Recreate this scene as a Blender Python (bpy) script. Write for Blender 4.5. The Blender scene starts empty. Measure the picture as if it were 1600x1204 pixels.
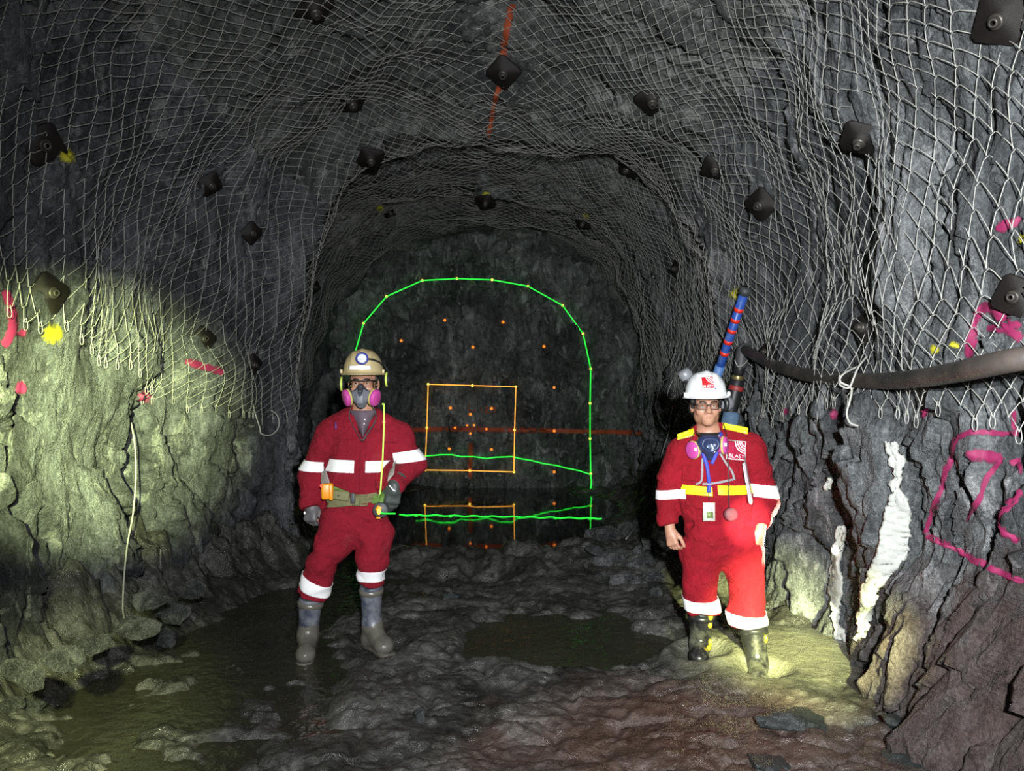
import bpy, bmesh, math, random
import numpy as np
from mathutils import Vector, Matrix
from mathutils.bvhtree import BVHTree
random.seed(7)
rng = np.random.default_rng(7)
SC = bpy.context.scene
COL = SC.collection
PI = math.pi

# ------------------------------------------------------------------ camera, world, exposure
F, CX, CY, HOR, CAMZ = 1200.0, 800.0, 602.0, 620.0, 1.55
PITCH = math.atan((HOR - CY) / F)
cd = bpy.data.cameras.new('camera'); cam = bpy.data.objects.new('camera', cd); COL.objects.link(cam)
cd.sensor_width = 36.0; cd.lens = 36.0 * F / 1600.0; cd.clip_start = 0.05; cd.clip_end = 100
cam.location = (0, 0, CAMZ); cam.rotation_euler = (PI / 2 + PITCH, 0, 0)
SC.camera = cam
SC.view_settings.view_transform = 'Standard'; SC.view_settings.look = 'None'
SC.view_settings.exposure = 0.0; SC.view_settings.gamma = 1.0
SC.view_settings.use_curve_mapping = False
SC.cycles.use_denoising = False
SC.cycles.max_bounces = 6
world = bpy.data.worlds.new('world'); SC.world = world; world.use_nodes = True
world.node_tree.nodes['Background'].inputs[0].default_value = (0.55, 0.62, 0.75, 1)
world.node_tree.nodes['Background'].inputs[1].default_value = 0.012

def ray(px, py):
    x, y = (px - CX) / F, -(py - CY) / F
    c, s = math.cos(PITCH), math.sin(PITCH)
    return np.array([x, c - y * s, s + y * c])
CAM = np.array([0, 0, CAMZ])
def P(px, py, Y):                       # the point seen at a pixel, at distance Y down the tunnel
    d = ray(px, py); return CAM + d * (Y / d[1])
def FL(px, py, z=0.0):                  # the point seen at a pixel, at height z
    d = ray(px, py); return CAM + d * ((z - CAMZ) / d[2])

def spot(name, loc, target, power, size, blend, color, radius=0.03):
    ld = bpy.data.lights.new(name, 'SPOT'); ld.energy = power; ld.spot_size = math.radians(size)
    ld.spot_blend = blend; ld.color = color; ld.shadow_soft_size = radius
    o = bpy.data.objects.new(name, ld); COL.objects.link(o); o.location = loc
    o.rotation_euler = (Vector(target) - Vector(loc)).to_track_quat('-Z', 'Y').to_euler()
    return o
# head lamps of the people who stand round the camera
spot('cap_lamp_beam', (0.2, -0.35, 1.85), P(1010, 640, 6.0), 1500, 104, 1.0, (0.95, 0.98, 1.0), 0.035)
spot('cap_lamp_beam', (0.3, -0.3, 1.75), P(1330, 660, 4.5), 700, 75, 1.0, (0.93, 1.0, 1.0), 0.03)
spot('cap_lamp_beam', (-0.5, 0.2, 1.75), P(128, 652, 4.5), 9000, 22.5, 1.0, (0.86, 1.0, 0.42), 0.03)
spot('cap_lamp_beam', (-0.6, 0.3, 1.7), P(90, 1150, 3.6), 1700, 24, 1.0, (0.9, 1.0, 0.45), 0.03)
spot('cap_lamp_beam', (1.1, 0.7, 1.35), P(1230, 985, 4.35), 7500, 16.5, 1.0, (0.95, 1.0, 0.42), 0.03)
spot('cap_lamp_beam', (1.25, 0.9, 1.35), P(1172, 815, 4.3), 3400, 5.6, 1.0, (1.0, 0.93, 0.72), 0.012)

# ------------------------------------------------------------------ noise
def _h(ix, iy, iz, seed):
    h = (ix.astype(np.int64) * 374761393 + iy.astype(np.int64) * 668265263 + iz.astype(np.int64) * 2147483647 + seed * 974634721) & 0xFFFFFFFF
    h = ((h ^ (h >> 13)) * 1274126177) & 0xFFFFFFFF
    h = ((h ^ (h >> 16)) * 2246822519) & 0xFFFFFFFF
    return ((h ^ (h >> 15)) & 0xFFFFFF) / float(0xFFFFFF)
def vnoise(p, seed=0):
    i = np.floor(p).astype(np.int64); f = p - i; f = f * f * f * (f * (f * 6 - 15) + 10)
    r = 0
    for a in (0, 1):
        wx = f[..., 0] if a else 1 - f[..., 0]
        for b in (0, 1):
            wy = f[..., 1] if b else 1 - f[..., 1]
            for c in (0, 1):
                wz = f[..., 2] if c else 1 - f[..., 2]
                r = r + wx * wy * wz * _h(i[..., 0] + a, i[..., 1] + b, i[..., 2] + c, seed)
    return r * 2 - 1
def fbm(p, o=4, seed=0, gain=0.5):
    r = 0; a = 1.0
    for k in range(o):
        r = r + a * vnoise(p * 2.0 ** k + 17.3 * k, seed + k); a *= gain
    return r
def facet(p, seed=0, slope=0.5):         # angular blocks: every cell is a tilted plane at its own height
    i = np.floor(p).astype(np.int64)
    best = np.full(p.shape[:-1], 9e9); val = np.zeros(p.shape[:-1])
    for a in (-1, 0, 1):
        for b in (-1, 0, 1):
            for c in (-1, 0, 1):
                x, y, z = i[..., 0] + a, i[..., 1] + b, i[..., 2] + c
                dx = p[..., 0] - x - _h(x, y, z, seed); dy = p[..., 1] - y - _h(x, y, z, seed + 1); dz = p[..., 2] - z - _h(x, y, z, seed + 2)
                d = dx * dx + dy * dy + dz * dz
                v = (_h(x, y, z, seed + 3) - .5) + slope * (dx * (_h(x, y, z, seed + 4) - .5) + dy * (_h(x, y, z, seed + 5) - .5) + dz * (_h(x, y, z, seed + 6) - .5)) * 2
                m = d < best; best = np.where(m, d, best); val = np.where(m, v, val)
    return val
def sst(a, b, x):
    t = np.clip((x - a) / (b - a), 0, 1); return t * t * (3 - 2 * t)
def sinterp(x, xs, ys):                  # eased interpolation
    xs = np.array(xs, float); ys = np.array(ys, float); x = np.asarray(x, float)
    k = np.clip(np.searchsorted(xs, x) - 1, 0, len(xs) - 2)
    t = np.clip((x - xs[k]) / (xs[k + 1] - xs[k]), 0, 1); t = t * t * (3 - 2 * t)
    return ys[k] * (1 - t) + ys[k + 1] * t

# ------------------------------------------------------------------ mesh helpers
class MB:
    def __init__(s): s.v = []; s.f = []
    def add(s, v, f):
        b = len(s.v); s.v.extend([tuple(map(float, q)) for q in v]); s.f.extend([tuple(b + i for i in q) for q in f]); return s
    def grid(s, pts, closed_u=False, closed_v=False):   # pts[nu][nv]
        nu, nv = len(pts), len(pts[0]); v = [q for r in pts for q in r]; f = []
        for i in range(nu if closed_u else nu - 1):
            for j in range(nv if closed_v else nv - 1):
                f.append((i * nv + j, i * nv + (j + 1) % nv, ((i + 1) % nu) * nv + (j + 1) % nv, ((i + 1) % nu) * nv + j))
        return s.add(v, f)
    def tube(s, path, r, n=8, cap=True, flat=1.0, up=None):
        path = [np.array(p, float) for p in path]; m = len(path)
        rr = r if hasattr(r, '__len__') else [r] * m
        t0 = path[1] - path[0]; t0 = t0 / (np.linalg.norm(t0) + 1e-9)
        u = np.array(up if up is not None else ((0, 0, 1) if abs(t0[2]) < .9 else (1, 0, 0)), float)
        rows = []
        for i, p in enumerate(path):
            t = path[min(i + 1, m - 1)] - path[max(i - 1, 0)]; t = t / (np.linalg.norm(t) + 1e-12)
            a = u - t * u.dot(t); a /= (np.linalg.norm(a) + 1e-12); b = np.cross(t, a); u = a
            rows.append([p + rr[i] * (math.cos(2 * PI * k / n) * a * flat + math.sin(2 * PI * k / n) * b) for k in range(n)])
        s.grid(rows, closed_v=True)
        if cap:
            b = len(s.v); L = m * n
            s.f.append(tuple(b - L + k for k in reversed(range(n)))); s.f.append(tuple(b - n + k for k in range(n)))
        return s
    def lathe(s, prof, o=(0, 0, 0), axis=(0, 0, 1), n=24, sx=1.0, up=None):      # prof: (radius, height along axis)
        ax = np.array(axis, float); ax /= np.linalg.norm(ax)
        u = np.array(up if up is not None else ((1, 0, 0) if abs(ax[0]) < .9 else (0, 1, 0)), float); u -= ax * u.dot(ax); u /= np.linalg.norm(u); w = np.cross(ax, u); o = np.array(o, float)
        s.grid([[o + ax * h + max(r, 1e-5) * (math.cos(2 * PI * k / n) * u * sx + math.sin(2 * PI * k / n) * w) for k in range(n)] for r, h in prof], closed_v=True)
        return s
    def box(s, c, size, R=None, bev=0.0):
        hx, hy, hz = [q / 2 for q in size]; c = np.array(c, float)
        R = np.eye(3) if R is None else np.array(R)
        bm = bmesh.new(); bmesh.ops.create_cube(bm, size=1.0)
        for v in bm.verts: v.co = Vector((v.co.x * 2 * hx, v.co.y * 2 * hy, v.co.z * 2 * hz))
        if bev: bmesh.ops.bevel(bm, geom=bm.edges[:], offset=bev, segments=2, affect='EDGES', profile=.5)
        bm.verts.index_update()
        v = [c + R @ np.array(q.co) for q in bm.verts]; f = [[q.index for q in ff.verts] for ff in bm.faces]; bm.free()
        return s.add(v, f)
    def ell(s, c, r, R=None, nu=16, nv=10):
        R = np.eye(3) if R is None else np.array(R); c = np.array(c, float)
        rows = []
        for i in range(nv + 1):
            th = PI * i / nv; st = max(math.sin(th), 1e-4)
            rows.append([c + R @ np.array([r[0] * st * math.cos(2 * PI * k / nu), r[1] * st * math.sin(2 * PI * k / nu), -r[2] * math.cos(th)]) for k in range(nu)])
        return s.grid(rows, closed_v=True)
    def mesh(s, name, smooth=True):
        me = bpy.data.meshes.new(name); me.from_pydata(s.v, [], s.f); me.update()
        if smooth: me.polygons.foreach_set('use_smooth', [True] * len(me.polygons))
        return me
ROOTLOC = {}
def link(name, me, mat, parent=None, loc=None):
    o = bpy.data.objects.new(name, me); COL.objects.link(o)
    if mat is not None and len(me.materials) == 0: me.materials.append(mat)
    if parent is not None:
        o.parent = parent
        if parent.name in ROOTLOC: o.location = [-q for q in ROOTLOC[parent.name]]
    if loc is not None: o.location = loc
    return o
def obj(name, mb, mat, parent=None, smooth=True, label=None):
    o = link(name, mb.mesh(name, smooth), mat, parent)
    if label: o['label'] = label
    return o
def tag(o, label, cat, group=None, kind=None):
    o['label'] = label; o['category'] = cat
    if group: o['group'] = group
    if kind: o['kind'] = kind
    return o
def thing(name, label, cat, loc, group=None, world_parts=True):
    o = bpy.data.objects.new(name, None); COL.objects.link(o); o.location = loc; o.empty_display_size = .1
    if world_parts: ROOTLOC[o.name] = tuple(loc)
    return tag(o, label, cat, group)
def np_mesh(name, V, Q, smooth=True):                     # fast mesh from arrays
    me = bpy.data.meshes.new(name); V = np.asarray(V, np.float32); Q = np.asarray(Q, np.int32); k = Q.shape[1]
    me.vertices.add(len(V)); me.vertices.foreach_set('co', V.ravel())
    me.loops.add(Q.size); me.loops.foreach_set('vertex_index', Q.ravel())
    me.polygons.add(len(Q)); me.polygons.foreach_set('loop_start', np.arange(len(Q), dtype=np.int32) * k)
    me.polygons.foreach_set('use_smooth', np.full(len(Q), smooth)); me.update(calc_edges=True); me.validate()
    return me
def grid_quads(nu, nv):
    a = np.arange(nu * nv).reshape(nu, nv)
    return np.stack([a[:-1, :-1], a[1:, :-1], a[1:, 1:], a[:-1, 1:]], -1).reshape(-1, 4)
def bez(pts, n=8):                                        # smooth curve through points
    pts = [np.array(p, float) for p in pts]; out = []
    for i in range(len(pts) - 1):
        p0, p1, p2, p3 = pts[max(i - 1, 0)], pts[i], pts[i + 1], pts[min(i + 2, len(pts) - 1)]
        for k in range(n):
            t = k / n
            out.append(.5 * (2 * p1 + (p2 - p0) * t + (2 * p0 - 5 * p1 + 4 * p2 - p3) * t * t + (3 * p1 - p0 - 3 * p2 + p3) * t ** 3))
    return out + [pts[-1]]

# ------------------------------------------------------------------ materials
def nodes(name):
    m = bpy.data.materials.new(name); m.use_nodes = True; nt = m.node_tree; nt.nodes.clear()
    out = nt.nodes.new('ShaderNodeOutputMaterial'); return m, nt, out
class N:
    def __init__(s, nt): s.nt = nt
    def __call__(s, typ, ins=None, **kw):
        n = s.nt.nodes.new('ShaderNode' + typ)
        for k, v in kw.items(): setattr(n, k, v)
        for k, v in (ins or {}).items():
            if hasattr(v, 'is_linked') or isinstance(v, bpy.types.NodeSocket): s.nt.links.new(v, n.inputs[k])
            else: n.inputs[k].default_value = v
        return n
    def math(s, op, a, b=0.0, clamp=False):
        n = s('Math', {0: a, 1: b}, operation=op); n.use_clamp = clamp; return n.outputs[0]
    def ramp(s, fac, stops, interp='LINEAR'):
        n = s('ValToRGB', {'Fac': fac}); n.color_ramp.interpolation = interp; e = n.color_ramp.elements
        while len(e) < len(stops): e.new(.5)
        for q, (p, c) in zip(e, stops): q.position = p; q.color = (*c, 1) if len(c) == 3 else c
        return n.outputs[0]
    def mix(s, fac, a, b):
        n = s('Mix', data_type='RGBA')
        for k, v in ((0, fac), (6, a), (7, b)):
            if isinstance(v, bpy.types.NodeSocket): s.nt.links.new(v, n.inputs[k])
            else: n.inputs[k].default_value = v if k == 0 else (*v, 1)
        return n.outputs[2]
    def noise(s, vec, scale, detail=4, rough=.55, dist=0.0):
        return s('TexNoise', {'Vector': vec, 'Scale': scale, 'Detail': detail, 'Roughness': rough, 'Distortion': dist}).outputs[0]
def simple(name, col, rough=.6, metal=0.0, var=0.15, scale=30, bump=0.0, spec=.5, dirt=None, dirt_amt=.0, dirt_scale=6):
    m, nt, out = nodes(name); n = N(nt); tc = n('TexCoord').outputs['Object']
    f = n.noise(tc, scale, 5)
    c = n.ramp(f, [(.25, tuple(q * (1 - var) for q in col)), (.75, tuple(min(1, q * (1 + var)) for q in col))])
    if dirt:
        g = n.ramp(n.noise(tc, dirt_scale, 7, .62), [(.62 - dirt_amt * .35, (0, 0, 0)), (.72, (1, 1, 1))])
        c = n.mix(g, c, dirt)
    b = n('BsdfPrincipled', {'Base Color': c, 'Roughness': rough, 'Metallic': metal, 'Specular IOR Level': spec})
    if bump:
        bp = n('Bump', {'Height': n.noise(tc, scale * 2, 6), 'Strength': bump, 'Distance': .01}); nt.links.new(bp.outputs[0], b.inputs['Normal'])
    nt.links.new(b.outputs[0], out.inputs[0]); return m
def glow(name, col, strength):
    m, nt, out = nodes(name); n = N(nt)
    tc = n('TexCoord').outputs['Object']
    f = n.math('MULTIPLY_ADD', n.noise(tc, 9, 3), 1.1, True) if False else n.noise(tc, 9, 3)
    st = n.math('MULTIPLY', n.math('ADD', f, .5), strength)
    e = n('Emission', {'Color': (*col, 1), 'Strength': st}); nt.links.new(e.outputs[0], out.inputs[0]); return m

def rock_material(name, lo, hi, pale, brown=None, brown_at=None, seed=0.0, wet=.5, pale_at=None):
    m, nt, out = nodes(name); n = N(nt); tc = n('TexCoord').outputs['Object']
    mp = n('Mapping', {'Vector': tc, 'Location': (seed, seed * 2, 0), 'Rotation': (.35, .25, 0), 'Scale': (1.6, 1.6, .75)}).outputs[0]
    big = n.noise(mp, .8, 6, .62, .4); fine = n.noise(mp, 9, 8, .68, .3); grain = n.noise(tc, 70, 4, .6)
    v = n.math('ADD', n.math('MULTIPLY', big, .62), n.math('MULTIPLY', fine, .38))
    c = n.ramp(v, [(.36, lo), (.47, tuple((a + b) / 2.6 for a, b in zip(lo, hi))), (.56, hi), (.68, pale)])
    vein = n.ramp(n.noise(mp, 2.6, 9, .72, 1.2), [(.555, (0, 0, 0)), (.63, (1, 1, 1))])
    c = n.mix(n.math('MULTIPLY', vein, .6), c, pale)
    dk = n.ramp(n.noise(mp, 3.7, 9, .74, 1.0), [(.40, (1, 1, 1)), (.47, (0, 0, 0))])
    c = n.mix(n.math('MULTIPLY', dk, .75), c, lo)
    g = n.ramp(grain, [(.35, (.62, .62, .62)), (.65, (1.25, 1.25, 1.25))])
    c = n('Mix', {6: c, 7: g, 0: 1.0}, data_type='RGBA', blend_type='MULTIPLY').outputs[2]
    if brown:
        sep = n('SeparateXYZ', {0: tc})
        # an iron-stained zone of the rock: low down and near a place on the wall
        d = n('VectorMath', {0: n('Mapping', {'Vector': tc, 'Location': [-q for q in brown_at[0]]}).outputs[0], 1: brown_at[1]}, operation='DIVIDE').outputs[0]
        ln = n('VectorMath', {0: d}, operation='LENGTH').outputs['Value']
        k = n.math('ADD', ln, n.math('MULTIPLY', n.math('SUBTRACT', n.noise(mp, 3, 7, .65), .5), 1.6))
        k = n.ramp(k, [(.55, (1, 1, 1)), (1.0, (0, 0, 0))])
        c = n.mix(n.math('MULTIPLY', k, .8), c, n('Mix', {6: n.mix(fine, tuple(q * .5 for q in brown), tuple(q * 1.6 for q in brown)), 7: g, 0: 1.0}, data_type='RGBA', blend_type='MULTIPLY').outputs[2])
    if pale_at:                                             # a patch of pale broken rock
        d = n('VectorMath', {0: n('Mapping', {'Vector': tc, 'Location': [-q for q in pale_at[0]]}).outputs[0], 1: pale_at[1]}, operation='DIVIDE').outputs[0]
        ln = n('VectorMath', {0: d}, operation='LENGTH').outputs['Value']
        k = n.math('ADD', ln, n.math('MULTIPLY', n.math('SUBTRACT', n.noise(mp, 4, 8, .68), .5), 2.2))
        k = n.ramp(k, [(.6, (1, 1, 1)), (.95, (0, 0, 0))])
        c = n.mix(n.math('MULTIPLY', k, .85), c, n('Mix', {6: (.44, .42, .43, 1), 7: g, 0: 1.0}, data_type='RGBA', blend_type='MULTIPLY').outputs[2])
    ro = n.math('MULTIPLY_ADD', fine, .5); ro.node.inputs[2].default_value = wet * .5
    b = n('BsdfPrincipled', {'Base Color': c, 'Roughness': ro, 'Specular IOR Level': .4})
    h = n.math('ADD', n.math('MULTIPLY', n.noise(mp, 7, 10, .7, .5), 1.0), n.math('MULTIPLY', n.noise(tc, 45, 6, .65), .25))
    bp = n('Bump', {'Height': h, 'Strength': .9, 'Distance': .07}); nt.links.new(bp.outputs[0], b.inputs['Normal'])
    nt.links.new(b.outputs[0], out.inputs[0]); return m
M = {}
M['rock_left'] = rock_material('rock_left', (.018, .0195, .023), (.125, .134, .152), (.30, .31, .30), seed=3.1)
M['rock_right'] = rock_material('rock_right', (.032, .036, .041), (.18, .192, .20), (.40, .40, .41), (.062, .037, .030), ((1.9, 2.9, .25), (.9, 1.5, .75)), seed=7.7, pale_at=((1.85, 7.4, 2.7), (1.0, .75, .85)))
M['rock_roof'] = rock_material('rock_roof', (.026, .028, .031), (.17, .178, .17), (.40, .40, .385), seed=11.3)
M['rock_face'] = rock_material('rock_face', (.016, .019, .018), (.15, .165, .155), (.42, .45, .42), seed=5.2, wet=.35)
M['rubble'] = rock_material('rubble', (.024, .026, .028), (.17, .178, .18), (.34, .345, .34), seed=1.4, wet=.3)
def mud_material():
    m, nt, out = nodes('wet_mud'); n = N(nt); tc = n('TexCoord').outputs['Object']
    a = n.noise(tc, 2.2, 8, .62, .5); fine = n.noise(tc, 22, 8, .65, .4)
    c = n.ramp(n.math('ADD', n.math('MULTIPLY', a, .6), n.math('MULTIPLY', fine, .4)), [(.36, (.012, .0118, .0105)), (.49, (.042, .041, .037)), (.62, (.105, .103, .095))])
    # reddish light painted nearest the camera; smooth right-wall silt lightened for the lamp glow
    def zone(ctr, r, amt, col, c):
        d = n('VectorMath', {0: n('Mapping', {'Vector': tc, 'Location': [-q for q in ctr]}).outputs[0], 1: r}, operation='DIVIDE').outputs[0]
        ln = n('VectorMath', {0: d}, operation='LENGTH').outputs['Value']
        k = n.math('ADD', ln, n.math('MULTIPLY', n.math('SUBTRACT', n.noise(tc, 2.6, 6, .6), .5), 1.3))
        k = n.ramp(k, [(.5, (1, 1, 1)), (1.05, (0, 0, 0))])
        return n.mix(n.math('MULTIPLY', k, amt), c, n.mix(fine, tuple(q * .5 for q in col), tuple(q * 1.5 for q in col)))
    c = zone((.75, 3.35, 0), (1.15, .85, 1), .62, (.070, .036, .026), c)
    c = zone((1.45, 4.5, .05), (.72, .62, 1), .85, (.15, .148, .105), c)
    ro = n.ramp(n.noise(tc, 5, 6, .6), [(.35, (.16, .16, .16)), (.7, (.5, .5, .5))])
    b = n('BsdfPrincipled', {'Base Color': c, 'Roughness': ro, 'Specular IOR Level': .5})
    h = n.math('ADD', n.noise(tc, 14, 9, .65, .6), n.math('MULTIPLY', n.noise(tc, 60, 5, .6), .22))
    bp = n('Bump', {'Height': h, 'Strength': .75, 'Distance': .035}); nt.links.new(bp.outputs[0], b.inputs['Normal'])
    nt.links.new(b.outputs[0], out.inputs[0]); return m
M['mud'] = mud_material()
def water_material(name, col, ripple, scale):
    m, nt, out = nodes(name); n = N(nt); tc = n('TexCoord').outputs['Object']
    c = n.ramp(n.noise(tc, 3, 5), [(.3, tuple(q * .6 for q in col)), (.7, col)])
    b = n('BsdfPrincipled', {'Base Color': c, 'Roughness': .03, 'IOR': 1.33, 'Specular IOR Level': .5})
    bp = n('Bump', {'Height': n.noise(tc, scale, 3, .5, .4), 'Strength': ripple, 'Distance': .02}); nt.links.new(bp.outputs[0], b.inputs['Normal'])
    nt.links.new(b.outputs[0], out.inputs[0]); return m
M['water_still'] = water_material('still_water', (.006, .007, .005), .02, 5)
M['water_murky'] = water_material('murky_water', (.034, .033, .020), .55, 13)
def paint_material(name, col):
    m, nt, out = nodes(name); n = N(nt); tc = n('TexCoord').outputs['Object']
    uv = n('UVMap', uv_map='edge').outputs[0]; e = n('SeparateXYZ', {0: uv}).outputs[0]
    k = n.math('ADD', e, n.math('MULTIPLY', n.math('SUBTRACT', n.noise(tc, 38, 8, .7), .5), 1.5))
    k = n.ramp(k, [(.30, (0, 0, 0)), (.62, (.92, .92, .92))])
    b = n('BsdfPrincipled', {'Base Color': n.mix(n.noise(tc, 30, 5), tuple(q * .55 for q in col), col), 'Roughness': .7})
    t = n('BsdfTransparent'); mx = n('MixShader', {0: k, 1: t.outputs[0], 2: b.outputs[0]})
    nt.links.new(mx.outputs[0], out.inputs[0]); return m
M['pink_paint'] = paint_material('pink_spray_paint', (.27, .011, .08))
M['yellow_paint'] = paint_material('yellow_spray_paint', (.52, .48, .015))
M['orange_paint_and_laser'] = paint_material('orange_paint_and_laser_tint', (.42, .07, .02))  # real lines on the roof; on the face it carries dim laser glow
M['painted_lamplight'] = simple('painted_lamplight', (.40, .41, .375), .8, var=.15, scale=18, bump=.5)  # pale colour that stands for lamplight on the wall
M['wire'] = simple('galvanised_wire', (.36, .355, .32), .5, .0, .18, 14)
M['plate'] = simple('rusty_steel_plate', (.011, .008, .007), .55, .3, .5, 25, .3)
M['bolt'] = simple('worn_steel_tube', (.075, .066, .058), .45, .6, .4, 30)
M['green_laser'] = glow('green_laser_light', (.03, 1.0, .06), 1.5)
M['amber_laser'] = glow('amber_laser_light', (1.0, .42, .06), 1.5)
M['dot_laser'] = glow('orange_laser_light', (1.0, .22, .02), 1.6)
M['node_laser'] = glow('yellow_laser_light', (1.0, .72, .10), 2.0)

# ------------------------------------------------------------------ the tunnel
ZS, ZB, LW, LA = 2.0, -0.4, 2.4, 6.0
STOT = 2 * LW + LA
def XL(Y): return sinterp(Y, [0, 3.5, 5.5, 6.5, 7.15, 8.2, 10, 12, 13.8], [-2.5, -2.62, -2.55, -2.36, -2.14, -2.85, -3.2, -3.2, -3.1])
def XR(Y): return sinterp(Y, [0, 2.5, 4, 5, 7, 9, 13.8], [1.95, 1.97, 1.95, 2.02, 1.97, 2.0, 2.05])
def ZT(Y): return sinterp(Y, [0, 5, 6.4, 7.1, 8.1, 9.6, 13.8], [4.35, 4.32, 4.1, 3.98, 4.32, 4.25, 4.12])
def tunnel(s, Y, detail=True):            # s runs up the left wall, over the roof, down the right wall
    s, Y = np.broadcast_arrays(np.asarray(s, float), np.asarray(Y, float))
    xl, xr, zt = XL(Y), XR(Y), ZT(Y); c, w = (xl + xr) / 2, (xr - xl) / 2
    ph = np.clip((s - LW) / LA, 0, 1) * PI
    co, si = np.cos(ph), np.sin(ph)
    e = .8
    ax = np.sign(co) * np.abs(co) ** e; az = np.abs(si) ** e
    x = c - w * ax; z = ZS + (zt - ZS) * az
    z = np.where(s < LW, ZB + s, np.where(s > LW + LA, ZB + (STOT - s), z))
    n = np.stack([co, 0 * co, -si], -1); n /= np.linalg.norm(n, axis=-1, keepdims=True)
    p = np.stack([x, Y, z], -1)
    left = sst(STOT * .55, STOT * .35, s); right = 1 - left
    d = .13 * fbm(p * .75, 3, 5) + .05 * fbm(p * 2.2, 2, 9)
    # big forms: lower right bulge, spur beside the lamp, ledge and black cleft of the left wall
    d = d + right * (.26 * sst(1.0, .1, z) * np.exp(-((Y - 3.1) / .75) ** 2) - .16 * sst(1.5, .7, z) * np.exp(-((Y - 4.55) / .3) ** 2) + .10 * sst(1.3, .5, z) * np.exp(-((Y - 5.4) / .35) ** 2))
    low = sst(1.75, 1.2, z)
    d = d + left * low * (.12 * sst(4.15, 4.05, Y + .05 * z) - .46 * np.exp(-((Y - 5.5 - .10 * np.sin(z * 5) - .05 * np.sin(z * 17)) / .10) ** 2) * sst(.2, .5, z) - .06)
    d = d + left * .10 * np.exp(-((Y - 7.1) / .3) ** 2)
    flow = d
    if detail:
        q = p.copy(); q[..., 1] += .25 * p[..., 2]                                  # slanting foliation
        lw = np.clip(low + .25, 0, 1)
        smooth_patch = left * np.exp(-(((Y - 4.7) / .52) ** 4 + ((z - 1.32) / .52) ** 4))
        k = (.55 + .75 * lw) * (1 - .85 * smooth_patch)
        d = d + k * (.085 * facet(q * np.array([2.6, 2.6, 1.1]), 21, .8) + .055 * facet(q * np.array([7.5, 8.5, 3.2]) + .3 * vnoise(p * 6)[..., None], 31, .8) + .022 * fbm(q * np.array([14, 14, 6]), 3, 41, .55))
    return p + n * d[..., None], n, flow
def yrows(a, b, n, k=1.9):
    t = np.linspace(0, 1, n); return a * (b / a) ** t if k else a + (b - a) * t
YR = yrows(1.6, 13.7, 520)
SR = np.linspace(0, STOT, 540)
S_, Y_ = np.meshgrid(SR, YR, indexing='ij')
TP, TN, TF = tunnel(S_, Y_)
BV, BF = [], []
def tun_part(name, a, b, mat, label):
    V = TP[a:b].reshape(-1, 3); Q = grid_quads(b - a, len(YR))
    o = link(name, np_mesh(name, V, Q), mat); tag(o, label, 'rock wall' if 'wall' in name else 'rock roof', kind='structure')
    base = sum(len(q) for q in BV); BV.append(V); BF.append(Q + base); return o
ia, ib = int(540 * .345), int(540 * .655)
tun_part('wall_left', 0, ia + 1, M['rock_left'], 'rough dark rock wall on the left side of the mine tunnel')
tun_part('ceiling', ia, ib + 1, M['rock_roof'], 'arched grey rock roof of the mine tunnel behind wire mesh')
tun_part('wall_right', ib, 540, M['rock_right'], 'rough grey and brown rock wall on the right side of the tunnel')
# the working face
YF = 12.95
gx, gz = np.meshgrid(np.linspace(-3.7, 2.7, 260), np.linspace(-.5, 4.7, 220), indexing='ij')
pf = np.stack([gx, np.full_like(gx, YF), gz], -1)
dd = .14 * fbm(pf * .8, 3, 77) + .16 * facet(pf * 1.4, 61, .9) + .09 * facet(pf * np.array([4., 4, 3.2]), 71, .9) + .03 * fbm(pf * 8, 3, 81)
dd = dd - .25 * sst(.9, 2.6, np.hypot((gx + .5) / 1.05, (gz - 1.8)))* 0 + .45 * sst(1.9, 3.2, np.hypot(gx + .55, (gz - 1.7)))
pf[..., 1] -= dd - .1
V = pf.reshape(-1, 3); Q = grid_quads(260, 220)[:, ::-1]
o = link('wall_back', np_mesh('wall_back', V, Q), M['rock_face']); tag(o, 'dark rock face closing the far end of the tunnel', 'rock face', kind='structure')
BF.append(Q + sum(len(q) for q in BV)); BV.append(V)
WALLS = BVHTree.FromPolygons(np.concatenate(BV).tolist(), np.concatenate(BF).tolist())
FACE = BVHTree.FromPolygons(V.tolist(), Q.tolist())
def hit(px, py, off=0.0, tree=None):      # where a sight line meets the rock; off pulls the point away from the rock
    d = Vector(ray(px, py)).normalized(); loc, nor, i, dist = (tree or WALLS).ray_cast(Vector(CAM), d)
    if loc is None: return None, None
    if nor.dot(d) > 0: nor = -nor
    return np.array(loc + nor * off), np.array(nor)

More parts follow.
